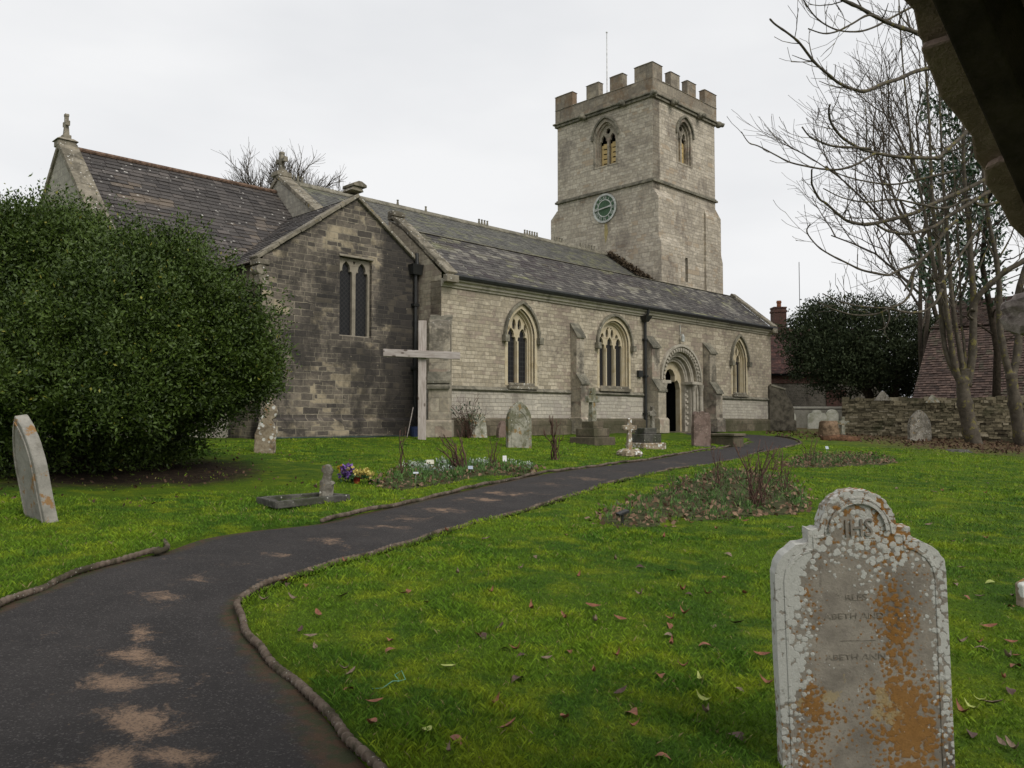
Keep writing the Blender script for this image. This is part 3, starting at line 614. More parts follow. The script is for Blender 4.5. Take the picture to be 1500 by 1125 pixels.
def capst(x0, x1, y0, y1, z):
    e = .035; c.hexa([(x0 - e, y0 - e, z), (x1 + e, y0 - e, z), (x1 + e, y1 + e, z), (x0 - e, y1 + e, z), (x0 + .1, y0 + .1, z + .09), (x1 - .1, y0 + .1, z + .09), (x1 - .1, y1 - .1, z + .09), (x0 + .1, y1 - .1, z + .09)])
for ax, q, a0, a1 in mer:
    q_ = q
    if ax == 'x':
        m.box(q, q + th, a0, a1 - .002, zc, zm); capst(q, q + th, a0, a1, zm)
    else:
        m.box(a0, a1 - .002, q + .002, q + th - .002, zc, zm - .002); capst(a0, a1, q, q + th, zm - .001)
m.box(PX0, PX0 + .72, PY0, PY0 + th, zc, zm + .02); m.box(PX0, PX0 + th, PY0 + th, PY0 + .98, zc, zm + .02); capst(PX0, PX0 + .72, PY0, PY0 + th, zm + .021); capst(PX0, PX0 + th, PY0, PY0 + .98, zm + .022)
for lo, hi in ((PY0 + .98, PY1),): c.box(PX0 - .02, PX0 + th + .02, lo, hi, zc, zc + .035)
c.box(PX0 + .72, PX1, PY0 - .02, PY0 + th + .02, zc, zc + .036)
m.build('parapet', par, church, bevel=.02); c.build('parapet_coping', M['coping'], church, bevel=.015)
m = MB(); m.tube([(14.6, 5.3, 14.3), (14.6, 5.3, 17.0), (14.6, 5.3, 18.75)], [.035, .03, .02], 8); m.lathe([(.02, 0), (.05, .02), (.05, .06), (.01, .09)], 8, (14.6, 5.3, 18.74)); m.build('flagpole', M['white_pole'], church)
# belfry windows
def belfry(Wd, f):
    m = MB(); c0, wd = Wd['c'], Wd['w']
    for g0, g1, d0, d1 in ((.09, -.05, -.1, .015), (-.04, -.12, -.22, -.09)):
        m.plate(archpoly(c0, wd + g0, Wd['z0'] - .04, Wd['zs'], Wd['za'] + g0 * 1.25), [archpoly(c0, wd + g1, Wd['z0'] + .04, Wd['zs'], Wd['za'] + g1 * 1.25)], f, d0, d1)
    iw = wd - .12
    hs_ = [cusped(c0 - iw / 2 - .01, iw / 2 - .045, Wd['z0'] + .08, Wd['zs'] - .18, Wd['zs'] + .22), cusped(c0 + iw / 2 + .01, iw / 2 - .045, Wd['z0'] + .08, Wd['zs'] - .18, Wd['zs'] + .22)]
    q = [(c0 + .13 * math.cos(k * math.pi / 4), Wd['zs'] + .36 + .13 * math.sin(k * math.pi / 4)) for k in range(8)]
    m.plate(archpoly(c0, wd - .1, Wd['z0'] + .02, Wd['zs'], Wd['za'] - .1), hs_ + [q], f, -.3, -.18)
    o = m.build('belfry_window', M['buttress'], church, bevel=.01)
    h = MB(); hood(h, Wd, 0, .09, .08, .1, stop=False, f=f); h.build('hood_mould', M['dress_dark'], o)
    lv = MB()
    for s_ in (-1, 1):
        cc = c0 + s_ * (iw / 2 + .01); ww = iw / 2 - .05; z = Wd['z0'] + .06
        holes = []
        for k in range(5):
            zz = z + .12 + k * .225; holes.append([(cc - ww * .5, zz), (cc + ww * .55, zz + .01), (cc + ww * .5, zz + .065), (cc - ww * .55, zz + .05)])
        lv.plate([(cc - ww, z), (cc + ww, z), (cc + ww, Wd['zs'] - .2), (cc - ww, Wd['zs'] - .2)], holes, f, -.34, -.31)
    lv.build('louvre', M['louvre'], o)
    d = MB(); d.extr(archpoly(c0, wd, Wd['z0'], Wd['zs'], Wd['za']), f, -.6, -.5); d.build('backing', M['dark'], o)
belfry(BEd, fe(TA)); belfry(BSd, fs(TB))
m = MB(); m.box(15.76, 16.02, TB + .2, TB + .25, 6.6, 7.8); m.build('slit_window', M['dark'], church)
# clock
CY_, CZ_ = 4.46, 10.0; RC = .66
def disc(mb, r, d0, d1, hole=0, n=40):
    o = [(CY_ + r * math.cos(2 * math.pi * i / n), CZ_ + r * math.sin(2 * math.pi * i / n)) for i in range(n)]
    hl = [[(CY_ + hole * math.cos(2 * math.pi * i / n), CZ_ + hole * math.sin(2 * math.pi * i / n)) for i in range(n)]] if hole else []
    mb.plate(o, hl, fe(TA), d0, d1)
m = MB(); disc(m, RC - .02, .005, .05); clk = m.build('clock', M['clock_green'], church); clk['label'] = 'green dial with pale numerals, hands near quarter to three'
m = MB(); disc(m, RC, .05, .075, RC - .09); disc(m, .40, .05, .065, .36); m.build('minute_ring', M['clock_white'], clk)
def text_obj(body, size, mat, parent, mw, name, depth=.004):
    cu = bpy.data.curves.new('lettering', 'FONT'); cu.body = body; cu.size = size; cu.align_x = 'CENTER'; cu.align_y = 'CENTER'; cu.extrude = depth; cu.resolution_u = 3
    to = bpy.data.objects.new('lettering', cu); COL.objects.link(to)
    dg = bpy.context.evaluated_depsgraph_get(); me = bpy.data.meshes.new_from_object(to.evaluated_get(dg)); me.materials.clear(); me.materials.append(mat)
    bpy.data.objects.remove(to); o = bpy.data.objects.new(name, me); COL.objects.link(o)
    if parent: o.parent = parent
    o.matrix_local = mw; return o
# east face seen from outside: text x axis runs towards -y (south)... to the viewer's right
for k, nm in enumerate(('XII', 'I', 'II', 'III', 'IIII', 'V', 'VI', 'VII', 'VIII', 'IX', 'X', 'XI')):
    a_ = k * math.pi / 6; rad = .48
    bx = Matrix(((0, 0, -1, TA - .056), (-1, 0, 0, CY_ - rad * math.sin(a_)), (0, 1, 0, CZ_ + rad * math.cos(a_)), (0, 0, 0, 1))) @ Matrix.Rotation(-a_, 4, 'Z') @ Matrix.Diagonal((.85, 1, 1, 1))
    text_obj(nm, .21, M['clock_white'], clk, bx, 'numeral')
def hand(ang, ln, w0, w1, tail, name, d):
    m = MB(); s_, c_ = math.sin(ang), math.cos(ang); pts = [(-tail, -w0), (ln * .72, -w1), (ln * .75, -w1 * 2), (ln, 0), (ln * .75, w1 * 2), (ln * .72, w1), (-tail, w0)]
    m.extr([(CY_ - (r_ * s_ + t_ * c_), CZ_ + r_ * c_ - t_ * s_) for r_, t_ in pts], fe(TA), d, d + .015); m.build(name, M['clock_white'], clk)
hand(R(263), .62, .025, .02, .12, 'clock_hand', .1); hand(R(82), .42, .03, .028, .1, 'clock_hand', .08)
m = MB(); m.plate([(4.3, 8.9), (4.36, 9.3), (4.5, 9.3), (4.52, 8.8), (4.46, 8.4), (4.38, 8.6)], [], fe(TA), .002, .004); m.build('rust_streak', simple('ochre run-off stain', (.30, .25, .12), .95, .1, 6, .3), church)
for o in set(bpy.data.objects) - before_tower:
    if o.parent == church: o.scale = (1.076,) * 3; o.location = (1.181, 1.399, -.038)
# creeper at the tower foot
n = 700; ph = rng.uniform(0, 1, n); q = np.stack([15.55 - rng.uniform(.02, .2, n), 5.9 - ph * 2.6 + rng.normal(0, .08, n), 8.35 - ph * 1.7 + rng.uniform(0, .22, n)], 1)
dv = rng.normal(0, .05, (n, 4, 3)); np_mesh('wall_creeper', q[:, None, :] + dv, np.array([[0, 1, 2, 3]]), rng.uniform(0, 1, n), simple('dry brown creeper', (.09, .065, .04)), church)

# ------------------------------------------------------------------ GROUND, PATH, KERBS
def G(px, py): v = gpx(px, py); return (v.x, v.y)
pathL = [(-3.6, 1.2), (-3.55, 3.6)] + [G(*p) for p in ((-40, 899), (0, 884), (60, 861), (120, 836), (200, 814), (240, 806), (300, 786), (370, 775), (419, 770), (470, 764), (520, 752), (600, 735), (700, 712), (800, 692), (900, 679), (960, 671), (1010, 662), (1060, 655), (1097, 648), (1094, 643), (1082, 640), (1040, 638), (1003, 637))]
pathR = [(.35, 1.3), G(630, 1225)] + [G(*p) for p in ((545, 1125), (500, 1075), (450, 1012), (400, 966), (362, 928), (347, 897), (352, 878), (385, 860), (430, 843), (500, 820), (600, 796), (650, 779), (700, 765), (800, 738), (900, 706), (960, 693), (1000, 685), (1050, 679), (1090, 670), (1112, 663), (1145, 657), (1172, 650), (1163, 643), (1130, 638), (1085, 635), (1010, 632.5))]
def smooth(pts, n=10):     # Catmull-Rom
    out = []; P = [pts[0]] + list(pts) + [pts[-1]]
    for i in range(1, len(P) - 2):
        p0, p1, p2, p3 = (np.array(P[k]) for k in (i - 1, i, i + 1, i + 2))
        for k in range(n):
            t = k / n; out.append(.5 * ((2 * p1) + (-p0 + p2) * t + (2 * p0 - 5 * p1 + 4 * p2 - p3) * t * t + (-p0 + 3 * p1 - 3 * p2 + p3) * t ** 3))
    out.append(np.array(pts[-1])); return np.array(out)
def resample(p, n):
    d = np.r_[0, np.cumsum(np.linalg.norm(np.diff(p, axis=0), axis=1))]; s = np.linspace(0, d[-1], n)
    return np.stack([np.interp(s, d, p[:, 0]), np.interp(s, d, p[:, 1])], 1)
PL, PR = smooth(pathL, 6), smooth(pathR, 6)
poly_path = np.vstack([PL, PR[::-1]])
def inside(poly, x, y):
    r = np.zeros(x.shape, bool); n = len(poly); j = n - 1
    for i in range(n):
        xi, yi, xj, yj = *poly[i], *poly[j]
        c = ((yi > y) != (yj > y)) & (x < (xj - xi) * (y - yi) / ((yj - yi) if abs(yj - yi) > 1e-12 else 1e-12) + xi); r ^= c; j = i
    return r
def edge_dist(line, x, y):
    d = np.full(x.shape, 1e9)
    for a, b in zip(line[:-1], line[1:]):
        ab = b - a; l2 = ab @ ab + 1e-12; t = np.clip(((x - a[0]) * ab[0] + (y - a[1]) * ab[1]) / l2, 0, 1)
        d = np.minimum(d, np.hypot(x - a[0] - t * ab[0], y - a[1] - t * ab[1]))
    return d
def wob(x, y): return .018 * np.sin(x * 1.7 + .6 * np.sin(y * 1.3)) * np.sin(y * 1.1 + 1) + .008 * np.sin(x * 4.3 + y * 3.1)
def grid(xs, ys):
    X, Y = np.meshgrid(xs, ys); return X.ravel(), Y.ravel()
xs = np.r_[-400, -200, -120, -80, -60, -45, -35, -28, np.arange(-22, -6, .5), np.arange(-6, 6, .12), np.arange(6, 22, .5), np.arange(22, 45, 1.5), 50, 60, 80, 120, 200, 400]
ys = np.r_[-60, -30, -15, -8, -4, -2, np.arange(-1, 16, .12), np.arange(16, 40, .4), np.arange(40, 70, 2), 80, 110, 160, 250, 500, 900]
X, Y = grid(xs, ys); Z = gz(X, Y) + wob(X, Y) * (np.hypot(X, Y) < 60) + .015
ins = inside(poly_path, X, Y); ne = (np.abs(X) < 8) & (Y < 16); ins[ne] |= np.minimum(edge_dist(PL, X[ne], Y[ne]), edge_dist(PR, X[ne], Y[ne])) < .10; Z = np.where(ins, gz(X, Y) - .06, Z)
me = bpy.data.meshes.new('ground'); nx, ny = len(xs), len(ys)
ii = np.arange(nx * ny).reshape(ny, nx); F = np.stack([ii[:-1, :-1], ii[:-1, 1:], ii[1:, 1:], ii[1:, :-1]], -1).reshape(-1, 4)
me.from_pydata(np.stack([X, Y, Z], 1).tolist(), [], F.tolist()); me.polygons.foreach_set('use_smooth', [True] * len(me.polygons))
t = NT('short mossy lawn', .95, .1)
big = t.noise(.55, 4, .6); mid = t.noise(3.0, 4, .65); fine = t.noise(45, 4, .75)
c = t.mix(t.ramp(big, .38, .62), (.050, .105, .009), (.095, .155, .010)); c = t.mix(t.ramp(mid, .45, .68), c, (.16, .205, .011))
c = t.mix(t.ramp(fine, .35, .7), t.mix(1.0, c, (.45, .5, .5), 'MULTIPLY'), c)
x_, y_, z_ = t.sep(t.obj)
leafy = t.math('MULTIPLY', t.ramp(x_, 10.0, 17.0), t.ramp(t.math('ADD', y_, t.math('MULTIPLY', t.noise(.4, 3), 6.0)), 25.0, 33.0))   # bare leaf litter under the trees by the wall
c = t.mix(t.math('MULTIPLY', leafy, .85), c, t.mix(t.ramp(t.noise(5, 5, .8), .4, .65), (.055, .035, .022), (.16, .10, .065)))
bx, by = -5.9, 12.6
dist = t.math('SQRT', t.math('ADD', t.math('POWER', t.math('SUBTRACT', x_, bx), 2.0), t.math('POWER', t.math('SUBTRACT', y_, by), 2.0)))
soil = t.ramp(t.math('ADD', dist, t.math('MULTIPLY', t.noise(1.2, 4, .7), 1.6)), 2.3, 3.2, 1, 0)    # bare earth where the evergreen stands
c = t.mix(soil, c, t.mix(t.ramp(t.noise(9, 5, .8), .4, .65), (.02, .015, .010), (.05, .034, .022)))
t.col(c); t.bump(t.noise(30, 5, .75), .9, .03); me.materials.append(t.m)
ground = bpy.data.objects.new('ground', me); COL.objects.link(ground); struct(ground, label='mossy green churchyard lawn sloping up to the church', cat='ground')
# path sheet
NP_, MW = 620, 44
A, B = resample(PL, NP_), resample(PR, NP_)
# pair edges by nearest advance so that cross lines stay square
ia = np.linspace(0, 1, NP_)
vs, fcs, ac, al = [], [], [], []
mid_ = (A + B) / 2; along = np.r_[0, np.cumsum(np.linalg.norm(np.diff(mid_, axis=0), axis=1))]
for i in range(NP_):
    for k in range(MW + 1):
        f = k / MW; p = A[i] * (1 - f) + B[i] * f; h = gzs(*p) - .022 + .016 * (1 - (2 * f - 1) ** 2); vs.append((p[0], p[1], h)); ac.append(f); al.append(along[i])
for i in range(NP_ - 1):
    for k in range(MW): a0 = i * (MW + 1) + k; fcs.append((a0, a0 + 1, a0 + MW + 2, a0 + MW + 1))
me = bpy.data.meshes.new('path'); me.from_pydata(vs, [], fcs); me.polygons.foreach_set('use_smooth', [True] * len(fcs))
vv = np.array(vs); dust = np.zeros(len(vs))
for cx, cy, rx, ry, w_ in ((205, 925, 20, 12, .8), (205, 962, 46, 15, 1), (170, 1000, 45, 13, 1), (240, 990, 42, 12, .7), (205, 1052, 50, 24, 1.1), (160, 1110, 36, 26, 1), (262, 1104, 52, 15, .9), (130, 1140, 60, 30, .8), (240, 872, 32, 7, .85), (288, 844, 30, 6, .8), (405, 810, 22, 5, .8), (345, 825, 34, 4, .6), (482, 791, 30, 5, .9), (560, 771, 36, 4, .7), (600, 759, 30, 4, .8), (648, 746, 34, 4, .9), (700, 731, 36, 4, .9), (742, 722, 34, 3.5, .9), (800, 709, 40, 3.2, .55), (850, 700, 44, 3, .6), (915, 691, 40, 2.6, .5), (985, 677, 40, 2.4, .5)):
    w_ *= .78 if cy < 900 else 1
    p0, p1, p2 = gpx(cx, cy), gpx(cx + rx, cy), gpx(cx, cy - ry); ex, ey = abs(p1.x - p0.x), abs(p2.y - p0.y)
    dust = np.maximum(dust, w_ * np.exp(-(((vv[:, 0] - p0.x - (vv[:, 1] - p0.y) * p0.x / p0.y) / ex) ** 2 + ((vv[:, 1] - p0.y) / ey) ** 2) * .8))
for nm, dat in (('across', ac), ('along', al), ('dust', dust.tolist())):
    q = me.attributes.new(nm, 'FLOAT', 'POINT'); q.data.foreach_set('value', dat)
t = NT('dark worn asphalt', .88, .28); acr, alo = t.attr('across'), t.attr('along')
base = t.mix(t.ramp(t.noise(2.2, 5, .7), .3, .7), (.020, .0175, .017), (.034, .030, .0285))
grit = t.vor(120, out='Color'); gr, gg, gb = t.sep(grit)
base = t.mix(t.ramp(gr, .8, 1.0), base, (.07, .063, .06)); base = t.mix(t.ramp(t.noise(160, 2, .6), .52, .7), base, (.012, .011, .011))
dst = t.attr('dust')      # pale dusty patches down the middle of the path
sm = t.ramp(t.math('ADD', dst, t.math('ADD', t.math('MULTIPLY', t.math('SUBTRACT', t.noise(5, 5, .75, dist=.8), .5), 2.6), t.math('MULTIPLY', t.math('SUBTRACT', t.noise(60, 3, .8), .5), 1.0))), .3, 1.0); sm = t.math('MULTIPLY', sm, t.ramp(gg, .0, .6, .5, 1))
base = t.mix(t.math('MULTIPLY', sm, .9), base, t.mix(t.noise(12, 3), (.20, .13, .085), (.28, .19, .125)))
e = t.math('MINIMUM', acr, t.math('SUBTRACT', 1.0, acr)); em = t.math('ADD', e, t.math('MULTIPLY', t.noise(5, 5, .75), .16))
base = t.mix(t.ramp(em, .10, .17, .85, 0), base, t.mix(t.ramp(t.noise(11, 4, .7), .42, .6), (.062, .034, .016), (.03, .034, .010)))
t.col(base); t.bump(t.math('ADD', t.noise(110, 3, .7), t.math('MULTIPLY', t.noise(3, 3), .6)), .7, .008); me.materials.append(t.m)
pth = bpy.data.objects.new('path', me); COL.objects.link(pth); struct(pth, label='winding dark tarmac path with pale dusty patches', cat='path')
# kerbs: rope-edged stone tiles
M['kerb'] = plain_stone('weathered rope edged kerb', (.07, .05, .036), (.15, .118, .09), (.028, .026, .012), .45, .6, .8, lichen=(.30, .29, .25), lthr=.3, scale=2.4, lscale=14)
def kerb(line, rad, twist, name, wander=.012, step=.03):
    line = resample(line, int(np.sum(np.linalg.norm(np.diff(line, axis=0), axis=1)) / step)); m = MB(); sides = 10; n = len(line); vs = []; s_ = 0
    for i in range(n):
        a, b = line[max(0, i - 4)], line[min(n - 1, i + 4)]; d = (b - a) / (np.linalg.norm(b - a) + 1e-9); q = np.array([-d[1], d[0]]); p = line[i]
        if i: s_ += np.linalg.norm(line[i] - line[i - 1])
        z0 = gzs(*p) + .006 + .010 * math.sin(s_ * 2.1) + .006 * math.sin(s_ * 7.7); j = wander * math.sin(s_ * 3.3) + .006 * math.sin(s_ * 11)
        tile = (s_ % .62); gap = .72 if tile < .02 else 1
        for k in range(sides):
            an = 2 * math.pi * k / sides; rr_ = rad * gap * (1 - twist * (1 - abs(math.sin(math.pi * s_ / .058 + an * .5)) ** .6) + .10 * math.sin(s_ * 23 + k * 2.1) * (1 - twist))
            vs.append((p[0] + q[0] * (rr_ * math.cos(an) + j), p[1] + q[1] * (rr_ * math.cos(an) + j), z0 + rr_ * 1.1 * math.sin(an)))
    fs_ = [(i * sides + k, i * sides + (k + 1) % sides, (i + 1) * sides + (k + 1) % sides, (i + 1) * sides + k) for i in range(n - 1) for k in range(sides)]
    m.add(vs, fs_ + [tuple(range(sides - 1, -1, -1)), tuple((n - 1) * sides + k for k in range(sides))]); return struct(m.build('kerb', M['kerb'], smooth=True), label=name, cat='kerb')
def cut(line, a, b):      # piece of an edge between two indices of the control list
    return line[a * 6: b * 6 + 1]
e1 = np.vstack([PL[6:7 * 6], smooth([tuple(PL[7 * 6 - 1]), G(228, 812), G(242, 806), G(245, 800), G(243, 795)], 5)])
kerb(e1, .024, .3, 'rounded stone kerb on the left edge of the path', step=.012)
kerb(PL[11 * 6: 20 * 6 + 1], .025, .3, 'far stone kerb running along the church side of the path', step=.012)
kerb(PR[4: 22 * 6], .024, .55, 'rope edged kerb curving round the lawn beside the path', step=.009)
kerb(PR[22 * 6 + 1: 25 * 6], .032, .2, 'low kerb round the turning of the path')

# ------------------------------------------------------------------ GRASS
bedA = np.array([G(*p) for p in ((540, 712), (590, 690), (650, 682), (740, 684), (790, 690), (770, 697), (700, 700), (640, 712), (575, 718))])
bedB = np.array([G(*p) for p in ((873, 762), (930, 735), (990, 712), (1050, 690), (1110, 694), (1170, 715), (1185, 735), (1178, 752), (1120, 758), (1040, 766), (960, 772), (900, 772))])
bedC = np.array([G(*p) for p in ((1140, 684), (1180, 670), (1240, 666), (1300, 672), (1310, 680), (1250, 684), (1180, 686))])
beds = [bedA, bedB, bedC]
def blades(name, n, d0, d1, hmin, hmax, wmul, label, seed):
    g = np.random.default_rng(seed); u = g.uniform(0, 1, n); d = (d0 ** .55 + u * (d1 ** .55 - d0 ** .55)) ** (1 / .55)
    x = g.uniform(-1, 1, n) * (d * .66 + 1.0); y = d
    keep = ~inside(poly_path, x, y); ed = np.minimum(edge_dist(PL, x, y), edge_dist(PR, x, y)); keep &= ed > .028
    keep &= bcoord(x, y) < -.15
    for b in beds: keep &= ~(inside(b, x, y) & (g.uniform(0, 1, n) > .5))
    keep &= (np.hypot(x - bx, y - by) > 3.0 + .5 * np.sin(x * 3) * np.sin(y * 2.3)) | (g.uniform(0, 1, n) < .03)
    keep &= ~((x > 12.5) & (y > 28 + 3 * np.sin(x * .7)) & (g.uniform(0, 1, n) > .06))
    x, y, d = x[keep], y[keep], d[keep]; n = len(x)
    z = gz(x, y) + wob(x, y) + .012
    lush = .5 + .5 * np.sin(x * 1.9 + np.sin(y * 1.4) * 1.6) * np.sin(y * 1.6 + .8 * np.sin(x * 2.3)); tuft = np.exp(-(np.sin(x * 7.3 + 2 * np.sin(y * 3.1)) * np.sin(y * 6.1 + x) - 1) ** 2 * 3)
    h = (hmin + (hmax - hmin) * g.beta(1.6, 3, n)) * (.55 + .6 * lush + .5 * tuft); wd = (.0016 + .0009 * g.uniform(0, 1, n)) * wmul * np.maximum(1, d / 4.5)
    a = g.uniform(0, 2 * np.pi, n); lean = g.uniform(.2, 1.2, n) * h; la = g.uniform(0, 2 * np.pi, n)
    cx, cy = np.cos(a) * wd, np.sin(a) * wd; lx, ly = np.cos(la) * lean, np.sin(la) * lean
    V = np.zeros((n, 4, 3)); V[:, 0] = np.stack([x - cx, y - cy, z], 1); V[:, 1] = np.stack([x + cx, y + cy, z], 1)
    V[:, 2] = np.stack([x + cx * .7 + lx * .4, y + cy * .7 + ly * .4, z + h * .6], 1); V[:, 3] = np.stack([x + lx, y + ly, z + h * .92], 1)
    tone = np.clip(.5 * g.uniform(0, 1, n) + .25 + .25 * (lush - .5) + (g.uniform(0, 1, n) < .03) * .6, 0, 1)
    o = np_mesh(name, V, np.array([[0, 1, 2, 3]]), tone, M['grass'])
    return tag(o, label, 'grass', kind='stuff')
t = NT('grass blades', .75, .2); tn = t.attr('tone'); big = t.noise(.55, 4, .6); mid = t.noise(3.0, 4, .65)
c = t.mix(t.ramp(big, .36, .62), (.062, .145, .012), (.128, .222, .012)); c = t.mix(t.ramp(mid, .44, .68), c, (.205, .275, .014))
c = t.mix(tn, t.mix(1.0, c, (.55, .6, .6), 'MULTIPLY'), t.mix(1.0, c, (1.3, 1.25, 1.1), 'MULTIPLY')); c = t.mix(t.ramp(tn, .92, 1.0), c, (.22, .19, .08))
t.col(c); M['grass'] = t.m
blades('grass', 260000, 2.3, 9, .014, .046, .8, 'short green grass and moss growing on the near lawn', 1)
blades('grass', 210000, 8.5, 27, .018, .050, .95, 'short green grass growing on the lawn below the church', 2)
# ------------------------------------------------------------------ TREES AND SHRUBS
def leaf_mat(name, c1, c2, c3, rough=.55, spec=.3, sub=.0):
    t = NT(name, rough, spec); tn = t.attr('tone'); c = t.cramp(tn, [(0, c1), (.6, c2), (.94, c2), (1, c3)])
    t.col(t.mix(t.ramp(t.noise(1.3, 3), .35, .65), t.mix(1.0, c, (.75, .78, .8), 'MULTIPLY'), c)); return t.m
def leaf_cloud(name, cen, axis, per, size, spread, mat, parent=None, seed=0, asp=.42, flat=.0):
    """leafy sprigs: each sprig a short shoot with leaves set around it"""
    g = np.random.default_rng(seed); n = len(cen) * per; c = np.repeat(cen, per, 0); ax = np.repeat(axis, per, 0)
    t_ = g.uniform(0, 1, n)[:, None]; p = c + ax * t_ * spread[1] + g.normal(0, 1, (n, 3)) * spread[0]
    d = ax * .5 + g.normal(0, .6, (n, 3)); d[:, 2] -= flat; d /= np.linalg.norm(d, axis=1)[:, None]
    r = g.normal(0, 1, (n, 3)); q = np.cross(d, r); q /= np.linalg.norm(q, axis=1)[:, None] + 1e-9; sz = (size * g.uniform(.6, 1.3, n))[:, None]
    V = np.zeros((n, 4, 3)); V[:, 0] = p; V[:, 1] = p + d * sz * .5 + q * sz * asp * .5; V[:, 2] = p + d * sz; V[:, 3] = p + d * sz * .5 - q * sz * asp * .5
    tone = np.clip(np.repeat(g.uniform(0, 1, len(cen)), per) * .40 + g.uniform(0, .33, n) + .22 * t_[:, 0] ** 2 + (g.uniform(0, 1, n) < .012) * .6, 0, 1)
    return np_mesh(name, V, np.array([[0, 1, 2, 3]]), tone, mat, parent)
def shell(n, c, r, lump, seed, zmin=-1.0, inner=.35, facing=None):
    g = np.random.default_rng(seed); d = g.normal(0, 1, (n * 2, 3)); d /= np.linalg.norm(d, axis=1)[:, None]; d = d[d[:, 2] > zmin][:n]
    ph = [g.uniform(0, 6.28, 6)]; a = d * 3.1
    k = 1 + lump * (np.sin(a[:, 0] * 1.9 + ph[0][0]) * np.sin(a[:, 1] * 2.1 + ph[0][1]) + .7 * np.sin(a[:, 2] * 2.7 + ph[0][2] + a[:, 0]) + .6 * np.sin(a[:, 0] * 4.3 + ph[0][3]) * np.sin(a[:, 2] * 4.1 + a[:, 1] * 3 + ph[0][4]))
    rad = np.where(g.uniform(0, 1, len(d)) < inner, g.uniform(.45, .95, len(d)), g.normal(1, .05, len(d)) + (g.uniform(0, 1, len(d)) < .03) * .08)
    p = np.array(c) + d * np.array(r) * (k * rad)[:, None]; ax = d * .8 + np.array([0, 0, .55]); ax /= np.linalg.norm(ax, axis=1)[:, None]; return p, ax
M['holm'] = leaf_mat('glossy dark evergreen leaves', (.013, .026, .006), (.062, .098, .014), (.22, .21, .03), .5, .25)
M['bark_dark'] = simple('dark evergreen bark', (.035, .028, .02), .95, .1, 9, .4, .5)
M['bark'] = plain_stone('grey green lichened bark', (.05, .042, .031), (.10, .084, .064), (.03, .025, .018), .5, .68, .6, orange=(.15, .13, .04), othr=.56, scale=.9)
M['bark_pale'] = simple('grey brown twig bark', (.07, .058, .045), .95, .1, 6, .35)
def curve_pts(p0, p1, bow, n=6, seed=0):
    rr = random.Random(seed); p0, p1 = Vector(p0), Vector(p1); return [p0.lerp(p1, i / n) + Vector(bow) * math.sin(math.pi * i / n) + Vector((rr.uniform(-1, 1), rr.uniform(-1, 1), rr.uniform(-1, 1))) * .04 * (p1 - p0).length * (0 < i < n) for i in range(n + 1)]
def evergreen(label, c, r, n, per, size, lump, seed, base, group=None, mat='holm', stems=7, spread=(.065, .36), zmin=-.9, name='evergreen_tree', cat='tree', inner=.35, lobes=(), clumps=0):
    e = empty(name, base); tag(e, label, cat, group); cc = np.array(c) - np.array(base)
    p, ax = shell(n, cc, r, lump, seed, zmin, inner)
    for (lx_, ly_, ld_, lr_) in lobes:
        p2, a2 = shell(int(n * lr_ * .16), np.array(at(lx_, ly_, ld_)) - np.array(base), np.array((lr_, lr_, lr_ * .9)) * .88, lump * 1.5, seed + int(lx_) + 7, -.8, .3); p = np.vstack([p, p2]); ax = np.vstack([ax, a2])
    if clumps:
        g = np.random.default_rng(seed + 3); hull = p[np.linalg.norm((p - cc) / np.array(r), axis=1) > .92]; ctr = hull[g.integers(0, len(hull), clumps)]
        for k in range(clumps):
            rr_ = g.uniform(.22, .45); dv = g.normal(0, 1, (52, 3)); dv /= np.linalg.norm(dv, axis=1)[:, None]; q_ = ctr[k] + dv * rr_ * g.uniform(.5, 1.0, 52)[:, None]; q_ = q_[q_[:, 2] > .15]
            out = (ctr[k] - cc) / np.array(r); out /= np.linalg.norm(out) + 1e-9; p = np.vstack([p, q_]); ax = np.vstack([ax, dv[:len(q_)] * .6 + out * .5 + np.array([0, 0, .5])])
        for k in range(clumps):      # long stray shoots
            b_ = hull[g.integers(0, len(hull))]; 
            if b_[2] < r[2] * .6: continue
            t__ = np.linspace(0, g.uniform(.25, .6), 7)[:, None]; d_ = np.array([g.normal(0, .25), g.normal(0, .25), 1.0]); p = np.vstack([p, b_ + d_ * t__]); ax = np.vstack([ax, np.tile(d_ * .7, (7, 1))])
    g = np.random.default_rng(seed); ax = ax + g.normal(0, .2, ax.shape); leaf_cloud('foliage', p, ax, per, size, spread, M[mat], e, seed)
    rr = random.Random(seed)
    for i in range(stems):
        a = rr.uniform(0, 6.28); q = (cc[0] + r[0] * .6 * math.cos(a), cc[1] + r[1] * .6 * math.sin(a), cc[2] + rr.uniform(-.5, .5) * r[2]); m = MB()
        pts = curve_pts((rr.uniform(-.15, .15), rr.uniform(-.15, .15), -.1), q, (0, 0, .1), 6, seed + i); m.tube(pts, [.09 * (1 - j / 8) * (r[0] / 3) ** .5 for j in range(7)], 6); m.build('stem', M['bark_dark'], e, smooth=True)
    return e
evergreen('large dark rounded evergreen at the left edge, hiding the chancel wall', (-7.1, 13.0, 2.15), (2.15, 2.2, 1.5), 3300, 40, .062, .10, 21, (-6.5, 12.8, gzs(-6.5, 12.8)), stems=9, zmin=-.9, clumps=85,
          lobes=((80, 405, 12.8, .95), (225, 430, 12.4, .80), (300, 500, 12.6, .76), (262, 575, 12.3, .62), (335, 540, 12.9, .58), (120, 560, 11.3, 1.1), (30, 430, 12.3, 1.1), (170, 480, 11.5, .95), (20, 590, 11.6, 1.1)))
evergreen('taller evergreen just behind the big rounded one at the left border', (-11.75, 15.5, 3.2), (2.2, 2.2, 2.3), 1100, 34, .1, .08, 22, (-11.6, 15.5, .9), stems=4)
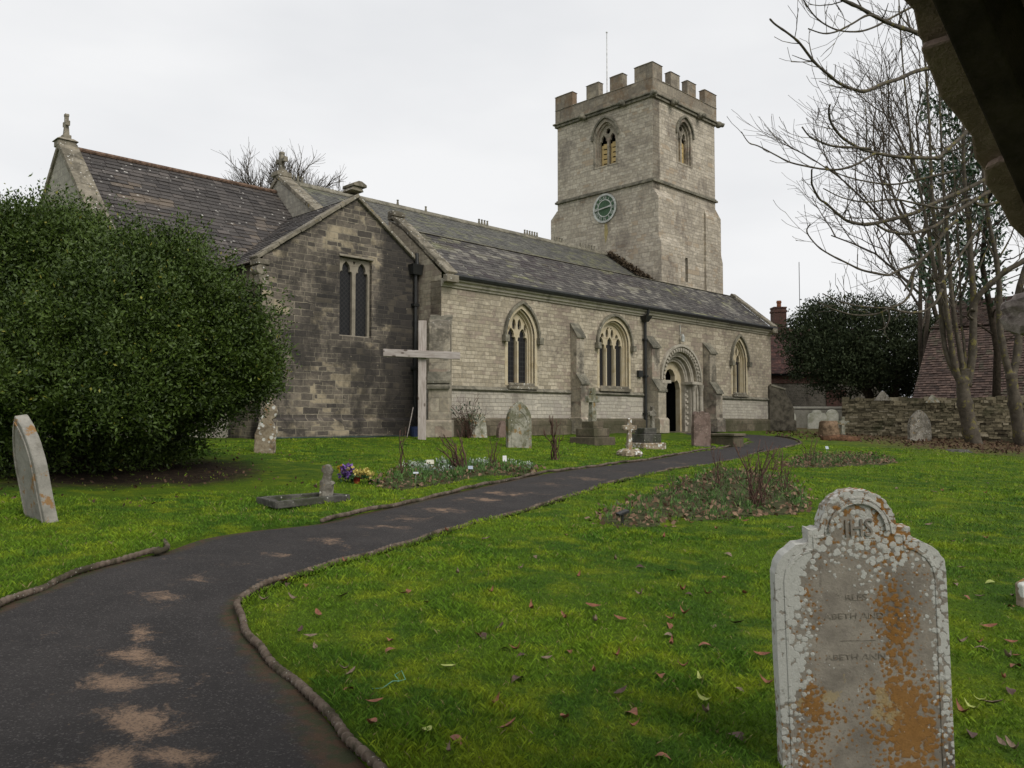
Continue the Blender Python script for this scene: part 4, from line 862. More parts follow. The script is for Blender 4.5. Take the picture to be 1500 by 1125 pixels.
M['yew'] = leaf_mat('very dark yew foliage', (.014, .022, .011), (.052, .068, .030), (.10, .11, .04), .7, .15)
yew = empty('yew_tree', (22.2, 51.3, .9)); yew.scale = (1.16, 1.16, 1.22); tag(yew, 'dark spreading yew with two trunks behind the rubble wall', 'tree')
ps, axs = [], []
for (cx, cy, cz, rx, ry, rz, n_, sd) in ((-.2, 0, 4.2, 3.3, 2.6, 2.1, 950, 31), (-2.1, -.5, 3.5, 1.9, 1.8, 1.35, 400, 32), (2.0, -.3, 3.7, 2.1, 2.0, 1.7, 430, 33), (-1.2, -1.0, 2.5, 1.7, 1.2, .8, 220, 34), (2.7, .2, 2.2, 1.5, 1.2, 1.1, 260, 37), (1.0, 1.6, 2.2, 2.6, .8, 1.2, 240, 38)):
    p, ax = shell(n_, (cx, cy, cz), (rx, ry, rz), .17, sd, -.6, .4); ps.append(p); axs.append(ax)
# thin sprays at the top left with sky between them
g = np.random.default_rng(35); q = np.stack([g.uniform(-4.2, -.6, 170), g.uniform(-1, 1, 170), g.uniform(4.9, 6.3, 170)], 1); q = q[q[:, 2] < 6.5 - abs(q[:, 0] + 2.2) * .55]; ps.append(q); axs.append(np.tile([[0, 0, 1.0]], (len(q), 1)))
leaf_cloud('foliage', np.vstack(ps), np.vstack(axs), 26, .17, (.17, .55), M['yew'], yew, 36)
for (x0, x1) in ((.0, -.4), (1.0, 1.3)):
    m = MB(); m.tube([(x0, -.8, -.2), (x0 - .1, -.8, 1.2), (x1, -.5, 2.4), (x1 * 1.6, 0, 4.2)], [.30, .26, .22, .1], 8); m.build('trunk', M['bark_dark'], yew, smooth=True)
# bare trees
def grow(mb, p, d, L, r, lvl, rr, maxl, up=.12, nb=(3, 5), spread=.75, rmin=.004, shrink=.62, seg=4):
    pts = [p]; v = d.normalized(); q = p
    for i in range(seg):
        v = (v + Vector((rr.gauss(0, .13), rr.gauss(0, .13), rr.gauss(0, .10) + up))).normalized(); q = q + v * (L / seg); pts.append(q)
    rad = [max(rmin, r * (1 - .55 * i / seg)) for i in range(seg + 1)]; mb.tube(pts, rad, 6 if r > .05 else (4 if r > .015 else 3), cap=False)
    if lvl >= maxl: return
    n = rr.randint(*nb)
    for k in range(n):
        f = .3 + .7 * (k + rr.random()) / n; idx = min(seg - 1, int(f * seg)); b = pts[idx].lerp(pts[idx + 1], f * seg - idx)
        base = (pts[idx + 1] - pts[idx]).normalized(); side = base.orthogonal(); side.rotate(Matrix.Rotation(rr.uniform(0, 6.283), 3, base)); nd = (base + side.normalized() * rr.uniform(.5, 1.0) * spread).normalized()
        grow(mb, b, nd, L * rr.uniform(shrink * .75, shrink * 1.15), max(rmin, r * .5), lvl + 1, rr, maxl, up, nb, spread, rmin, shrink, max(3, seg - (lvl > 1)))
def traced(mb, pxs, d0, d1, r0, r1, sides=5, twigs=None, rr=None, bowd=0.0):
    """one limb: bends taken from the photograph, given its own distance and thickness; nodes swell slightly"""
    pts = [at(x, y, d0 + (d1 - d0) * i / (len(pxs) - 1) + bowd * math.sin(math.pi * i / (len(pxs) - 1))) for i, (x, y) in enumerate(pxs)]
    P = smooth([tuple(p) for p in pts], 4); n = len(P); rad = [(r0 + (r1 - r0) * i / (n - 1)) * (1.18 if i % 5 == 0 else 1) for i in range(n)]
    mb.tube([Vector(p) for p in P], rad, sides)
    if twigs:
        for k in range(twigs):
            i = rr.randint(int(n * .25), n - 2); b = Vector(P[i]); a = (Vector(P[min(i + 1, n - 1)]) - Vector(P[i - 1])).normalized(); s_ = a.orthogonal(); s_.rotate(Matrix.Rotation(rr.uniform(0, 6.28), 3, a))
            grow(mb, b, (a * .6 + s_.normalized() * .7 + Vector((0, 0, .25))), rr.uniform(.5, 1.6), max(.012, rad[i] * .4), 2, rr, 3 if rr.random() < .5 else 2, .12, (1, 3), .7, .009, .6, 3)
    return P
D = 32.5
ash = empty('bare_ash_tree', at(1420, 644, D)); ash.location.z = gzs(ash.location.x, ash.location.y); tag(ash, 'bare forked tree of four upright stems and drooping lichened limbs, nearer the church', 'tree')
def child(mb, name, mat, par):
    o = mb.build(name, mat, None, smooth=True); off = par.location
    o.data.transform(Matrix.Translation(-off)); o.parent = par; return o
m = MB(); traced(m, [(1432, 668), (1424, 640), (1417, 610), (1411, 575), (1411, 553), (1412, 540)], D, D, .32, .2, 10); child(m, 'trunk', M['bark'], ash)
rr = random.Random(77)
for pxs, r0, r1, dd in (([(1409, 566), (1395, 538), (1384, 508), (1378, 450), (1372, 410), (1365, 370), (1358, 330), (1350, 290), (1338, 230), (1328, 150), (1320, 60), (1314, -60)], .16, .03, .6),
                        ([(1410, 566), (1400, 540), (1393, 500), (1386, 450), (1381, 410), (1376, 370), (1370, 330), (1365, 280), (1362, 200), (1356, 100), (1348, 20), (1346, -80)], .18, .03, -.4),
                        ([(1413, 566), (1409, 530), (1402, 490), (1395, 440), (1390, 380), (1386, 320), (1381, 250), (1377, 160), (1372, 60), (1368, -80)], .16, .03, 1.0),
                        ([(1416, 566), (1424, 525), (1426, 470), (1426, 430), (1422, 380), (1420, 330), (1414, 280), (1411, 200), (1418, 100), (1424, -60)], .23, .05, .2),
                        ([(1416, 556), (1412, 500), (1408, 470), (1406, 400), (1402, 330), (1397, 250), (1388, 150), (1380, 40)], .085, .012, 1.4)):
    m = MB(); traced(m, pxs, D, D + dd, r0 * .74, r1 * .6, 7, 20, rr); child(m, 'stem', M['bark'], ash)
LIMBS = [([(1424, 455), (1432, 436), (1442, 424), (1460, 408), (1475, 396), (1500, 382), (1530, 360)], .15, .12, 0, -1, 1),
    ([(1426, 468), (1418, 461), (1424, 452)], .07, .05, 0, -.6, 0),
    ([(1556, 20), (1450, 90), (1381, 97), (1343, 104), (1318, 115), (1293, 123), (1270, 133), (1254, 132), (1231, 123), (1212, 108), (1192, 90), (1172, 64), (1156, 50), (1136, 36), (1128, 28)], .11, .035, 0, -7, 12),
    ([(1557, 120), (1480, 150), (1426, 185), (1405, 204), (1385, 221), (1374, 231), (1349, 231), (1318, 230), (1282, 224), (1259, 217), (1237, 204), (1226, 193), (1217, 179), (1214, 162), (1216, 153)], .12, .035, 0, -6, 12),
    ([(1282, 224), (1273, 230), (1254, 241), (1231, 248), (1209, 248), (1189, 245), (1158, 238), (1136, 227), (1111, 214), (1097, 209), (1086, 193)], .055, .018, -4.9, -6.5, 8),
    ([(1276, 218), (1248, 216), (1220, 214), (1200, 207), (1186, 200), (1175, 186)], .055, .03, -5, -6, 4),
    ([(1550, 235), (1469, 270), (1417, 300), (1389, 317), (1372, 330), (1351, 338), (1329, 343), (1308, 340), (1295, 336), (1282, 327)], .11, .05, 0, -4, 6),
    ([(1553, 190), (1480, 240), (1420, 275), (1363, 300), (1342, 311), (1308, 321), (1276, 328), (1259, 328), (1240, 323), (1227, 313), (1210, 298), (1200, 291), (1190, 272), (1189, 262), (1189, 248)], .12, .03, 0, -5, 12),
    ([(1402, 323), (1385, 338), (1368, 362), (1351, 381), (1338, 398), (1332, 412), (1325, 426)], .09, .04, -1, -2, 4),
    ([(1430, 338), (1406, 375), (1391, 396), (1378, 415), (1368, 411), (1365, 402)], .07, .035, 0, -1.5, 3),
    ([(1368, 362), (1344, 385), (1327, 392), (1312, 398), (1302, 403), (1282, 400), (1261, 395), (1240, 385), (1216, 373), (1197, 360), (1182, 340), (1187, 328)], .075, .025, -1.5, -4, 9),
    ([(1338, 398), (1336, 415), (1334, 428), (1325, 441), (1312, 448), (1295, 451), (1274, 450), (1250, 447), (1223, 439), (1205, 430)], .07, .022, -1.6, -3.5, 8),
    ([(1380, 424), (1372, 441), (1357, 454), (1338, 458), (1319, 456), (1304, 452), (1287, 459), (1265, 462), (1244, 460), (1218, 452), (1199, 443)], .07, .022, -1, -3.5, 7),
    ([(1557, 110), (1420, 80), (1353, 53), (1338, 46), (1315, 39), (1296, 31), (1276, 21), (1259, 11), (1237, 1), (1215, -12)], .12, .07, 0, -6, 8),
    ([(1296, 31), (1273, 22), (1248, 35), (1226, 46), (1206, 49), (1184, 42)], .05, .025, -4.7, -6, 4),
    ([(1556, -60), (1420, -20), (1346, 6), (1304, 27), (1282, 39), (1259, 46), (1231, 45), (1209, 36), (1192, 22), (1177, 0), (1170, -14)], .06, .022, 0, -6, 8),
    ([(1300, 452), (1303, 466), (1296, 480), (1284, 484)], .04, .015, -2, -2.4, 1),
    ([(1548, 260), (1450, 300), (1420, 292), (1400, 300), (1382, 305), (1350, 300), (1310, 292), (1270, 296), (1235, 290), (1206, 276)], .08, .022, 0, -4, 9),
    ([(1400, 250), (1350, 262), (1310, 270), (1270, 266), (1232, 256), (1200, 240)], .06, .018, -1, -3, 6)]
for pxs, r0, r1, a, b, tw in LIMBS:
    m = MB(); traced(m, pxs, D + a, D + b, r0 * .78, r1 * .8, 6, int(tw * 1.3), rr); child(m, 'limb', M['bark'], ash)
t2 = empty('bare_tree', at(1497, 650, D)); t2.location.z = gzs(t2.location.x, t2.location.y); tag(t2, 'bare grey trunk forking low beside the wall at the right edge', 'tree')
m = MB(); traced(m, [(1506, 680), (1498, 650), (1490, 610), (1484, 572), (1481, 545)], D, D, .30, .18, 10); child(m, 'trunk', M['bark'], t2)
for pxs, r0, r1 in (([(1481, 556), (1470, 512), (1464, 470), (1464, 420), (1458, 370), (1448, 320), (1440, 250), (1436, 150), (1440, -60)], .15, .03), ([(1482, 556), (1490, 520), (1493, 480), (1492, 430), (1508, 380), (1535, 300), (1553, 200), (1557, 100), (1556, 0), (1552, -120)], .16, .08)):
    m = MB(); traced(m, pxs, D, D + 1, r0, r1, 7, 8, rr); child(m, 'stem', M['bark'], t2)
def bare(label, base, h, r, seed, group=None, maxl=4, name='bare_tree', stems=1, nb=(4, 6), sp=.62, rmin=.011, up=.09, tilt=0):
    rr = random.Random(seed); e = empty(name, base); tag(e, label, 'tree', group)
    for k in range(stems):
        m = MB(); d = Vector((rr.uniform(-.18, .18) + tilt, rr.uniform(-.15, .15), 1)); grow(m, Vector((rr.uniform(-.3, .3) * (stems > 1), rr.uniform(-.3, .3) * (stems > 1), -.1)), d, h * .55, r, 0, rr, maxl, up, nb, sp, rmin, .58, 5); m.build('trunk' if stems == 1 else 'stem', M['bark_pale'], e)
    return e
bare('fine twigged bare tree rising behind the drooping limbs, left of the laurel', (23.2, 47, .8), 26, .16, 5, stems=2, maxl=4, nb=(4, 6), sp=.78, up=.05, rmin=.012)
bare('second fine twigged bare tree above the barn roof', (27.5, 50, .8), 27, .18, 8, stems=2, maxl=4, nb=(4, 6), sp=.78, up=.06, rmin=.012)
rt = empty('bare_tree', (-19.4, 72, 2)); tag(rt, 'rounded bare crown showing above the nave roof behind the church', 'tree'); rr = random.Random(14)
m = MB(); m.tube([(0, 0, -.5), (.1, 0, 6), (0, 0, 14.6)], [.55, .42, .3], 8); m.build('trunk', M['bark_pale'], rt)
for k in range(18):
    th_, ph_ = R(8 + 62 * ((k * .618) % 1) ** .8), k * 2.4; m = MB(); grow(m, Vector((0, 0, 13.2 + rr.uniform(0, 1.2))), Vector((math.sin(th_) * math.cos(ph_), math.sin(th_) * math.sin(ph_), math.cos(th_))), rr.uniform(4.6, 5.6), .13, 1, rr, 4, .03, (6, 8), .62, .011, .56, 5); m.build('limb', M['bark_pale'], rt)
iv = empty('holly_tree', (22.0, 37.5, .7)); tag(iv, 'leafy green laurel filling the gap between the bare stems and the gate roof', 'tree')
g = np.random.default_rng(51); c_ = [at(x, y, 37.5 + g.uniform(-.8, .8)) for x, y in [(1345 + g.uniform(-8, 125) , g.uniform(130, 440)) for _ in range(420)] if (x - 1340) > (y < 200) * 10 and (x - 1340) + (y - 130) * .55 > 60 - 40 * math.sin(y * .05)]
c_ = np.array([tuple(p) for p in c_]) - np.array([22.0, 37.5, .7]); M['laurel'] = leaf_mat('mid green laurel leaves', (.012, .03, .012), (.035, .075, .03), (.09, .14, .06), .4, .4)
leaf_cloud('foliage', c_, np.tile([[-.3, -.2, .5]], (len(c_), 1)), 11, .27, (.2, .3), M['laurel'], iv, 52, .45, .5)
m = MB(); m.tube([(0, 0, -.1), (.2, 0, 4), (-.3, .2, 8), (.2, 0, 13)], [.2, .16, .12, .05], 7); m.build('trunk', M['bark_dark'], iv, smooth=True)
for k in range(14):
    z = 4 + k * .7; a = k * 2.4; m = MB(); m.tube(curve_pts((0, 0, z), (1.8 * math.cos(a), .8 * math.sin(a), z + 1.0), (0, 0, .15), 5, k), [.05, .045, .04, .03, .02, .012], 5); m.build('branch', M['bark_dark'], iv, smooth=True)

# ------------------------------------------------------------------ BOUNDARY WALL, COTTAGE, BARN
def rubble_wall(name, label, p0, p1, h, th, seed, mat, rag=.06, cat='wall', sw=(.12, .40), sh=(.06, .15)):
    rr = random.Random(seed); p0, p1 = Vector(p0), Vector(p1); L = (p1 - p0).length; ang = math.atan2(p1.y - p0.y, p1.x - p0.x); e = MB()
    e.box(0, L, .04, th, -.4, h - .05, .1); z = -.15
    dz = (p1.z - p0.z) / L
    while z < h:
        hh = rr.uniform(*sh); x = -rr.random() * .2; top = z + hh > h
        while x < L:
            w_ = rr.uniform(*sw) * (1.25 if hh > .13 else 1); o = rr.uniform(-.035, .03); zz = z + rr.uniform(-.008, .008); h2 = hh + (rr.uniform(-rag, rag) if top else rr.uniform(-.012, .004)); x1 = min(x + w_ - .012, L)
            if x1 > max(x, 0) + .04:
                j = lambda: rr.uniform(-.012, .012); x0 = max(x, 0)
                e.hexa([(x0 + j(), o + j(), zz + j()), (x1 + j(), o + j(), zz + j()), (x1, th * .5, zz), (x0, th * .5, zz), (x0 + j(), o + j(), zz + h2 + j()), (x1 + j(), o + j(), zz + h2 + j()), (x1, th * (1.0 if top else .5), zz + h2), (x0, th * (1.0 if top else .5), zz + h2)], min(1, max(0, rr.gauss(.5, .25))))
            x += w_
        z += hh
    o = e.build(name, mat, None); o.location = p0; o.rotation_euler = (0, 0, ang); return tag(o, label, cat)
t = NT('mossy rubble stone', .95, .1); tn = t.attr('tone'); c = t.cramp(tn, [(0, (.06, .05, .034)), (.4, (.15, .13, .085)), (.75, (.24, .205, .135)), (1, (.32, .28, .2))])
c = t.mix(t.ramp(t.noise(1.1, 4, .7), .5, .68, 0, .7), c, (.045, .05, .025)); c = t.mix(t.ramp(t.noise(14, 4, .7), .4, .7), t.mix(1.0, c, (.7, .7, .7), 'MULTIPLY'), c); t.col(c); t.bump(t.noise(20, 4, .7), .6, .03); M['rubble'] = t.m
WA, WB_ = at(1234, 630, 37.2), at(1640, 657, 33.4)
WA.z = gzs(WA.x, WA.y); WB_.z = gzs(WB_.x, WB_.y)
rubble_wall('boundary_wall', 'long mossy rubble stone wall running behind the right hand graves', WA, WB_, 1.62, .45, 3, M['rubble'])
WC = at(1236, 625, 45); WC.z = .9
wv = MB(); wv.box(0, 4.6, 0, .3, -.3, 1.2); wv.extr([(-.05, 1.2), (.35, 1.2), (.35, 1.26), (.15, 1.36), (-.05, 1.26)], lambda u, z, d: (d, u, z), -.02, 4.62)
o = wv.build('grey_wall', plain_stone('grey mossy render', (.15, .145, .12), (.23, .22, .185), (.10, .10, .065), .5, .7, .6, scale=.5), None, bevel=.02); o.location = at(1134, 625, 49.5); o.location.z = .95; o.rotation_euler = (0, 0, R(-6)); tag(o, 'low grey rendered wall behind the two headstones at the church corner', 'wall')
# cottage
cot = empty('cottage', (18.0, 58.0, 1.0)); tag(cot, 'old cottage with red tiled roof, brick chimney and flint wall', 'house')
m = MB(); m.box(-.6, 8.2, .35, 5, 0, 3.75); m.build('wall', masonry('flint wall', (.10, .09, .075), (.22, .2, .165), (.2, .185, .15), bw=.16, rh=.1, ms=.02, stain=(.06, .05, .04), stain_lo=.55, stain_hi=.72, lich_thr=0, jitter=.09, seed=3.3), cot)
M['brick'] = masonry('dark red brick', (.085, .042, .034), (.14, .07, .055), (.12, .10, .085), bw=.23, rh=.075, ms=.008, stain=(.04, .025, .02), stain_lo=.55, stain_hi=.72, lich_thr=0, jitter=.01, seed=2.5)
m = MB(); m.box(-.62, 8.22, .30, .35, 3.1, 3.75); m.build('brick_course', M['brick'], cot)
m = MB(); m.box(4.3, 5.7, .29, .345, .2, 2.6); m.build('brick_panel', M['brick'], cot)
r = MB(); slope(r, -1.0, 8.6, .1, 3.75, 2.6, 7.25, .2, .16, .02, 41); slope(r, -1.0, 8.6, -5.1, 3.75, -2.6, 7.25, .5, .4, .02, 42, flip=lambda x, b, z: (x, -b, z)); r.build('roof', M['tile_red'], cot, recalc=False)
m = MB(); m.box(-.95, 8.5, .02, .12, 3.62, 3.78); m.build('eaves_board', M['dark'], cot)
m = MB(); m.box(1.25, 2.15, 2.1, 3.0, 6.2, 8.7); m.box(1.2, 2.2, 2.05, 3.05, 8.4, 8.55); m.box(1.22, 2.18, 2.07, 3.03, 8.7, 8.8); chim = m.build('chimney', M['brick'], cot)
m = MB(); m.lathe([(.17, 8.8), (.16, 9.1), (.2, 9.15), (.17, 9.3)], 10, (1.75, 2.55, 0)); m.build('chimney_pot', simple('terracotta pot', (.22, .09, .05), .9, .2), chim)
m = MB(); m.tube([(3.3, 2.6, 6.9), (3.3, 2.6, 12.2)], .025, 5); m.build('aerial', M['iron'], cot)
# barn on the church axes
barn = empty('barn', loc(27.3, -3.62, -.3), ANG); tag(barn, 'long barn with weathered brown tiled roof behind the wall and bare trees', 'barn')
fl = lambda x, b, z: (b, -x, z)
r = MB(); slope(r, -.0, 16, -.15, 1.35, 3.15, 5.5, .2, .16, .045, 51, flip=fl); r.build('lower_roof', M['tile_brown'], barn, recalc=False)
r = MB(); slope(r, 0, 16, 3.1, 5.58, 7.35, 7.45, .2, .16, .045, 52, flip=fl); slope(r, 0, 16, -11.6, 5.4, -7.35, 7.45, .5, .4, .02, 53, flip=lambda x, b, z: (-b, -x, z)); r.build('upper_roof', M['tile_brown'], barn, recalc=False)
m = MB(); m.plate([(.1, 0), (11.2, 0), (11.2, 5.3), (7.35, 7.35), (3.2, 5.4), (.1, 1.4)], [], lambda u, z, d: (u, d, z), -.25, -.05); m.box(.05, .3, -16, -.26, 0, 1.3); m.build('wall', M['brick'], barn)

# ------------------------------------------------------------------ GRAVESTONES AND CROSSES
M['grave'] = plain_stone('lichen spotted grey headstone', (.16, .145, .12), (.27, .25, .21), (.06, .052, .036), .44, .6, .75, lichen=(.5, .5, .44), lthr=.33, orange=(.2, .13, .04), othr=.6, scale=2.2, lscale=6)
M['grave_or'] = plain_stone('pale headstone with orange lichen', (.2, .19, .165), (.29, .275, .24), (.09, .08, .055), .5, .68, .6, lichen=(.5, .5, .45), lthr=.22, orange=(.24, .13, .045), othr=.56, scale=1.5, lscale=7)
M['grave_pale'] = plain_stone('pale grey green headstone', (.36, .36, .30), (.50, .49, .42), (.2, .21, .13), .46, .62, .6, scale=1.5)
M['grave_brown'] = plain_stone('red brown sandstone headstone', (.15, .105, .085), (.21, .155, .13), (.07, .05, .038), .45, .62, .7, lichen=(.4, .34, .25), lthr=.27, scale=2, lscale=6)
M['grave_white'] = plain_stone('white crusted lichen stone', (.2, .155, .105), (.34, .29, .21), (.08, .06, .04), .48, .64, .7, lichen=(.66, .66, .62), lthr=.52, orange=(.26, .14, .04), othr=.58, scale=2.4, lscale=4)
M['grave_dark'] = plain_stone('dark mossy stone', (.05, .048, .042), (.11, .105, .09), (.03, .035, .016), .45, .6, .7, lichen=(.4, .4, .36), lthr=.26, scale=2, lscale=6)
M['grave_green'] = plain_stone('green tinged pale headstone', (.22, .215, .17), (.34, .325, .265), (.085, .085, .042), .44, .58, .8, lichen=(.52, .52, .46), lthr=.28, orange=(.22, .14, .05), othr=.56, scale=1.6, lscale=6)
def gothic(w, h, zs): return [(-w, 0), (w, 0)] + arc(0, w, zs, h, 8)
def roundtop(w, h): return [(-w, 0), (w, 0)] + [(w * math.cos(math.pi * i / 14), h - w + w * math.sin(math.pi * i / 14)) for i in range(15)]
def place(o, p, yaw=0, lean_x=0, lean_y=0, sink=.06):
    o.matrix_world = Matrix.Translation((p[0], p[1], gzs(p[0], p[1]) - sink)) @ Matrix.Rotation(lean_x, 4, 'X') @ Matrix.Rotation(lean_y, 4, 'Y') @ Matrix.Rotation(yaw, 4, 'Z'); return o
fl_ = lambda u, z, d: (u, -d, z)
def jag(poly, a, n, seed):
    rr = random.Random(seed); out = []
    for i, p in enumerate(poly):
        q = poly[(i + 1) % len(poly)]
        for k in range(n): f = k / n; out.append((p[0] + (q[0] - p[0]) * f + rr.uniform(-a, a), p[1] + (q[1] - p[1]) * f + rr.uniform(-a, a) * (p[1] > .03 or q[1] > .03)))
    return out
GR = 'gravestones in the churchyard'
def headstone(label, poly, th, p, yaw, mat, lx=0, ly=0, panel=None, jit=.006, seed=0, sink=.1):
    m = MB(); m.extr(jag(poly, jit, 2, seed), fl_, -th / 2, th / 2); o = m.build('gravestone', M[mat], bevel=.014)
    if panel:
        q = MB(); q.plate(panel, [[(u * .9, z + (.02 if z < .3 else -.022)) for u, z in panel]], fl_, th / 2 - .002, th / 2 + .012); q.build('border', M[mat], o, bevel=.004)
    place(o, p, yaw, lx, ly, sink); return tag(o, label, 'gravestone', GR)
# the big one in front
HW = .335
big = [(-HW, 0), (HW, 0), (HW, .83), (.325, .875), (.295, .915), (.25, .945), (.2, .955), (.2, 1.005), (.148, 1.008)] + [(.148 * math.cos(math.pi * i / 16), 1.012 + .148 * math.sin(math.pi * i / 16)) for i in range(17)] + [(-.148, 1.008), (-.2, 1.005), (-.2, .955), (-.25, .945), (-.295, .915), (-.325, .875), (-HW, .83)]
big = [(u, z + .12 if z > 0 else 0) for u, z in big]
t = NT('weathered headstone with orange and white lichen', .95, .15); x_, y_, z_ = t.sep(t.obj)
base = t.mix(t.ramp(t.noise(5, 5, .7), .35, .65), (.17, .15, .125), (.29, .26, .215)); base = t.mix(t.ramp(t.noise(40, 3, .8), .55, .75, 0, .6), base, (.08, .07, .055))
drk = t.math('ADD', t.noise(2.3, 4, .7, t.map(scale=(2.2, 1, .7))), t.ramp(t.math('ABSOLUTE', t.math('SUBTRACT', x_, .13)), .0, .1, .10, 0)); base = t.mix(t.ramp(drk, .60, .72, 0, .75), base, (.045, .036, .028))
def spots(scale, thr, n_amt=.45, off=0):
    d = t.math('ADD', t.vor(scale, t.map(loc_=(off, 0, off * 2))), t.math('MULTIPLY', t.math('SUBTRACT', t.noise(scale * 5, 4, .8), .5), n_amt)); return t.math('SUBTRACT', 1.0, t.ramp(d, 0, 1)), d
# orange: a band right of the middle, a patch at the lower left, the head
o_dist = t.math('ADD', t.ramp(t.math('ABSOLUTE', t.math('SUBTRACT', x_, t.math('ADD', .19, t.math('MULTIPLY', z_, -.08)))), .0, .2, .20, 0), t.ramp(t.math('ABSOLUTE', t.math('SUBTRACT', z_, .33)), .02, .32, .14, 0))
o_dist = t.math('ADD', o_dist, t.ramp(t.math('ABSOLUTE', t.math('ADD', x_, .22)), 0, .12, .10, 0)); o_dist = t.math('ADD', o_dist, t.ramp(z_, .95, 1.1, 0, .10))
om = t.math('ADD', t.math('ADD', t.math('MULTIPLY', t.noise(6, 4, .7, t.map(loc_=(3, 0, 1))), .5), t.math('MULTIPLY', t.noise(44, 5, .85), .5)), o_dist)
vo = t.vor(52, t.map(loc_=(1, 2, 3))); om = t.math('SUBTRACT', om, t.math('MULTIPLY', vo, .34))
c = t.mix(t.ramp(om, .475, .57, 0, .9), base, t.mix(t.noise(24, 4, .8), (.14, .06, .013), (.34, .17, .04)))
pale = t.math('ADD', t.noise(9, 4, .7, t.map(loc_=(8, 1, 4))), t.ramp(t.math('ABSOLUTE', t.math('SUBTRACT', z_, .42)), .0, .2, .06, -.1)); c = t.mix(t.ramp(pale, .62, .68, 0, .75), c, (.33, .26, .14))
# white crusts: left edge, head, shoulders, right rim
w_e = t.math('ADD', t.ramp(t.math('ADD', x_, HW), .02, .20, .38, 0), t.ramp(z_, .85, 1.12, 0, .25)); w_e = t.math('ADD', w_e, t.ramp(t.math('SUBTRACT', HW, x_), 0, .13, .28, 0)); w_e = t.math('ADD', w_e, t.ramp(z_, .25, .55, -.12, 0))
wd_ = t.math('ADD', t.vor(44, t.map(loc_=(4, 4, 4))), t.math('MULTIPLY', t.math('SUBTRACT', t.noise(60, 4, .8), .5), .8))
wm = t.math('SUBTRACT', t.math('ADD', t.math('MULTIPLY', t.noise(6, 3, .65, t.map(loc_=(6, 2, 9))), .6), w_e), t.math('MULTIPLY', wd_, .50))
ring_ = t.ramp(t.math('SINE', t.math('MULTIPLY', wd_, 26.0)), -1, 1, .78, 1.0)
c = t.mix(t.ramp(wm, .228, .29, 0, .9), c, t.mix(t.noise(70, 3, .8), t.mix(ring_, (.20, .20, .175), (.42, .42, .385)), t.mix(ring_, (.32, .32, .29), (.58, .58, .54))))
t.col(c); t.bump(t.math('ADD', t.math('MULTIPLY', t.ramp(wm, .25, .32), .6), t.math('ADD', t.math('MULTIPLY', t.ramp(om, .52, .6), .3), t.math('MULTIPLY', t.noise(50, 4, .8), .8))), .7, .006); M['grave_front'] = t.m
TH = .085
m = MB(); m.extr(jag(big, .003, 3, 4), fl_, -TH / 2, TH / 2); gs = m.build('gravestone', M['grave_front'], bevel=.008)
inn = [(u * .86, z - .035 if z > .1 else .06) for u, z in big]
mid_o = [(u * .90, z - .025 if z > .1 else .05) for u, z in big]
q = MB(); q.plate(mid_o, [inn], fl_, TH / 2 - .001, TH / 2 + .003); q.build('border', M['grave_front'], gs, bevel=.004)
hd = [(.105 * math.cos(math.pi * i / 16), 1.115 + .112 * math.sin(math.pi * i / 16)) for i in range(17)]; hd2 = [(.118 * math.cos(math.pi * i / 16), 1.115 + .125 * math.sin(math.pi * i / 16)) for i in range(17)]
q = MB(); q.ring(hd, hd2, fl_, TH / 2, TH / 2 + .010); q.build('head_moulding', M['grave_front'], gs)
def letter(body, size, u, z, dep, mat, sx=1.0):
    return text_obj(body, size, M[mat], gs, Matrix.Translation((u, -TH / 2 - .001, z)) @ Matrix.Rotation(R(90), 4, 'X') @ Matrix.Diagonal((sx, 1, 1, 1)), 'lettering', dep)
letter('IHS', .10, -.0, 1.125, .004, 'grave_front', .8)
M['cut'] = simple('worn cut lettering', (.20, .178, .145), .95, .1, 30, .45)
letter('RLES', .034, -.02, .85, .0012, 'cut', 1.25); letter('ABETH AND', .034, -.03, .775, .0012, 'cut', 1.25); letter('ABETH ANN', .034, -.03, .61, .0012, 'cut', 1.25)
q = MB(); q.box(-.09, .05, -TH / 2 - .0015, -TH / 2 + .001, .675, .678); q.build('cut_rule', M['cut'], gs)
place(gs, gpx(1268, 1128), R(-4), R(3), R(-2.6), .13)
tag(gs, 'tall lichen covered headstone with IHS in its rounded head, standing closest in the foreground', 'gravestone', GR)
pg = gothic(.30, 1.18, .62)
headstone('leaning pointed headstone seen edge on beside the big evergreen', pg, .12, gpx(64, 762), R(-43), 'grave_or', R(2), R(-11.5), [(u * .82, z * .93 + .02) for u, z in pg], seed=5)
headstone('broken upright stump of stone crusted white, beside the evergreen near the chapel', [(-.22, 0), (.22, 0), (.21, .35), (.23, .52), (.13, .78), (.2, .88), (.21, 1.02), (.13, 1.10), (.07, 1.24), (-.02, 1.1), (-.06, .95), (-.10, .76), (-.2, .5)], .18, gpx(387, 664), R(10), 'grave_white', 0, R(2), jit=.02, seed=6)
pg = gothic(.33, 1.28, .78)
headstone('upright pointed headstone with pale arched panel before the first aisle window', pg, .16, gpx(760, 656), R(24), 'grave_green', R(-2), 0, [(u * .74, z * .80 + .02) for u, z in pg], seed=7)
pg = [(-.28, 0), (.28, 0), (.28, 1.0), (.24, 1.1), (.12, 1.08), (.05, 1.16), (-.07, 1.09), (-.2, 1.14), (-.28, 1.04)]
headstone('red brown upright headstone with lumpy lichened top in front of the church door', pg, .15, gpx(1027, 655), R(20), 'grave_brown', seed=8, jit=.012)
m = MB(); m.box(-.38, .38, -.2, .2, 0, .14); o = m.build('base', M['grave_dark'], bevel=.02); par_ = [x for x in bpy.data.objects if x.get('label', '').startswith('red brown upright')][0]; o.parent = par_
